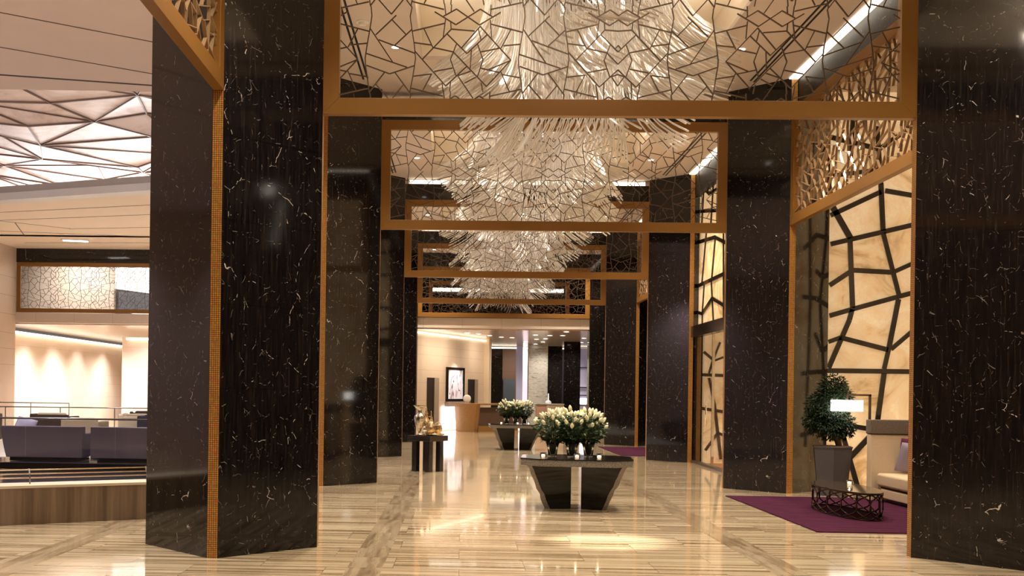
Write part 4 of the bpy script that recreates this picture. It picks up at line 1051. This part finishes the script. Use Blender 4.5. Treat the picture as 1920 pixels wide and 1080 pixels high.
# second counter with white bottle lamp
q = atY(1042, 757, 44.6)
t = thing('host_counter', (q.x, 44.6, 0), 'cream counter box behind the flower table, right of the stacked stone pier', 'counter')
MB().box(-.34,.34,0,.6,0,1.12).build('body', plain('cream_lacquer', (.78,.62,.45), .35), t); MB().box(-.36,.36,-.02,.62,1.12,1.16).build('top', KTOP, t)
q2 = atY(1017, 757, 44.2); t = thing('display_stand', (q2.x-.05, 44.0, 0), 'pinkish display stand left of the cream counter', 'stand')
MB().box(-.22,.22,0,.4,0,1.10).build('body', plain('pink_beige_lacquer', (.66,.42,.30), .4), t); MB().box(-.24,.24,-.02,.42,1.10,1.13).build('top', WOODD, t)
t = thing('bottle_lamp', (atY(1028,757,44.7).x, 44.7, 1.16), 'slim white bottle shaped table lamp on the cream counter', 'lamp')
MB().lathe([(.10,0),(.13,.05),(.10,.11),(.03,.15),(.022,.42),(.015,.43)], 20).build('body', plain('white_ceramic', (.9,.88,.84), .3, emit=.3, ecol=(1,.95,.9)), t, smooth=True)
# back of the reception
def back_box(name, x0, x1, yy, z1, mt, dep=.4, z0=0, st=True):
    a = atY(x0, 700, yy).x; b = atY(x1, 700, yy).x; o = MB().box(a, b, yy, yy+dep, z0, z1).build(name, mt)
    return o
struct(back_box('wall_reception_marble_left', 905, 942, 55.0, 3.98, MBLK))
struct(back_box('wall_reception_wood', 936, 972, 58.5, 3.98, panels('brown_wood_panel', (.26,.14,.08), 0, dz=.55)))
struct(back_box('door_1', 944, 965, 58.3, 2.35, plain('grey_blue_door', (.13,.16,.18), .3)))
tag(back_box('glass_pillar', 968, 980, 54.5, 3.98, LILG), 'lilac lit glass pillar left of the stacked stone pier', 'pillar')
tag(back_box('light_box', 980, 991, 56, 3.98, PINKG), 'pink and white lit glass panel beside the lilac pillar', 'light panel')
tag(back_box('stone_pier', 991, 1027, 52, 3.975, LEDGE, .8), 'stacked grey ledge stone pier at the back of the reception', 'pillar')
struct(back_box('wall_reception_marble_right', 1027, 1054, 54.0, 3.98, MBLK))
tag(back_box('square_pier', 1057, 1088, 48.9, 3.975, MBLK, .8), 'dark brown marble pier at the right of the reception opening', 'pillar')
struct(back_box('wall_reception_back', 880, 1150, 60, 3.98, plain('dim_purple_wall', (.10,.07,.12), .4)))
t = thing('bar_shelf', (atY(1096,740,54).x, 54, 0), 'lit bar shelf with bright bottles glimpsed beside the dark right-hand pier', 'shelf')
MB().box(-.35,.35,0,.3,0,3.9).build('back_panel', LILG, t)
for z, mt in ((1.2,GLOWW),(.62,plain('yellow_lit', (1,.8,.1), .4, emit=1.5, ecol=(1,.78,.1)))): MB().box(-.25,.25,-.05,0,z-.12,z+.16).build('lit_panel', mt, t)
for z in (.45,1.0,1.5,1.9,2.9): MB().box(-.33,.33,-.12,0,z,z+.04).build('shelf_board', CHROME, t)
m = MB().box(.9, 6.5, 54.6, 54.75, 3.86, 3.93); struct(m.build('trim_102', COVE))
m = MB().box(7.0, 7.2, YF+.5, 60, 0, 3.98); struct(m.build('wall_reception_side', SMIR))
for x, y, ty in ((1.2, 52.6, 55), (3.0, 55.5, 58.4), (3.9, 50.6, 52), (5.0, 52.4, 54), (5.0, 47.4, 48.9)):
    light('back_fill', 'SPOT', (x, y, 3.9), 170, WARM2, tgt=(x, ty, 1.6), spot=1.7, size=.06, blend=1)  # spots added to lift the dark back walls of the reception
rnd = random.Random(9); pos = [(1004,628),(1031,629),(1006,636),(1023,635),(986,640),(1004,645),(1018,641),(983,651),(960,633),(940,632),(918,629),(1055,629),(1090,642),(897,626),(876,624),(1062,622),(1095,634)]
for i, (x, y) in enumerate(pos):
    p = atZ(x, y, 3.98)
    if p.y > YF+.5 and p.y < 58: downlight((p.x, p.y, 3.98), 'small round downlight in the reception ceiling beyond the hall', 'reception ceiling downlights').scale = (1.6,1.6,1)
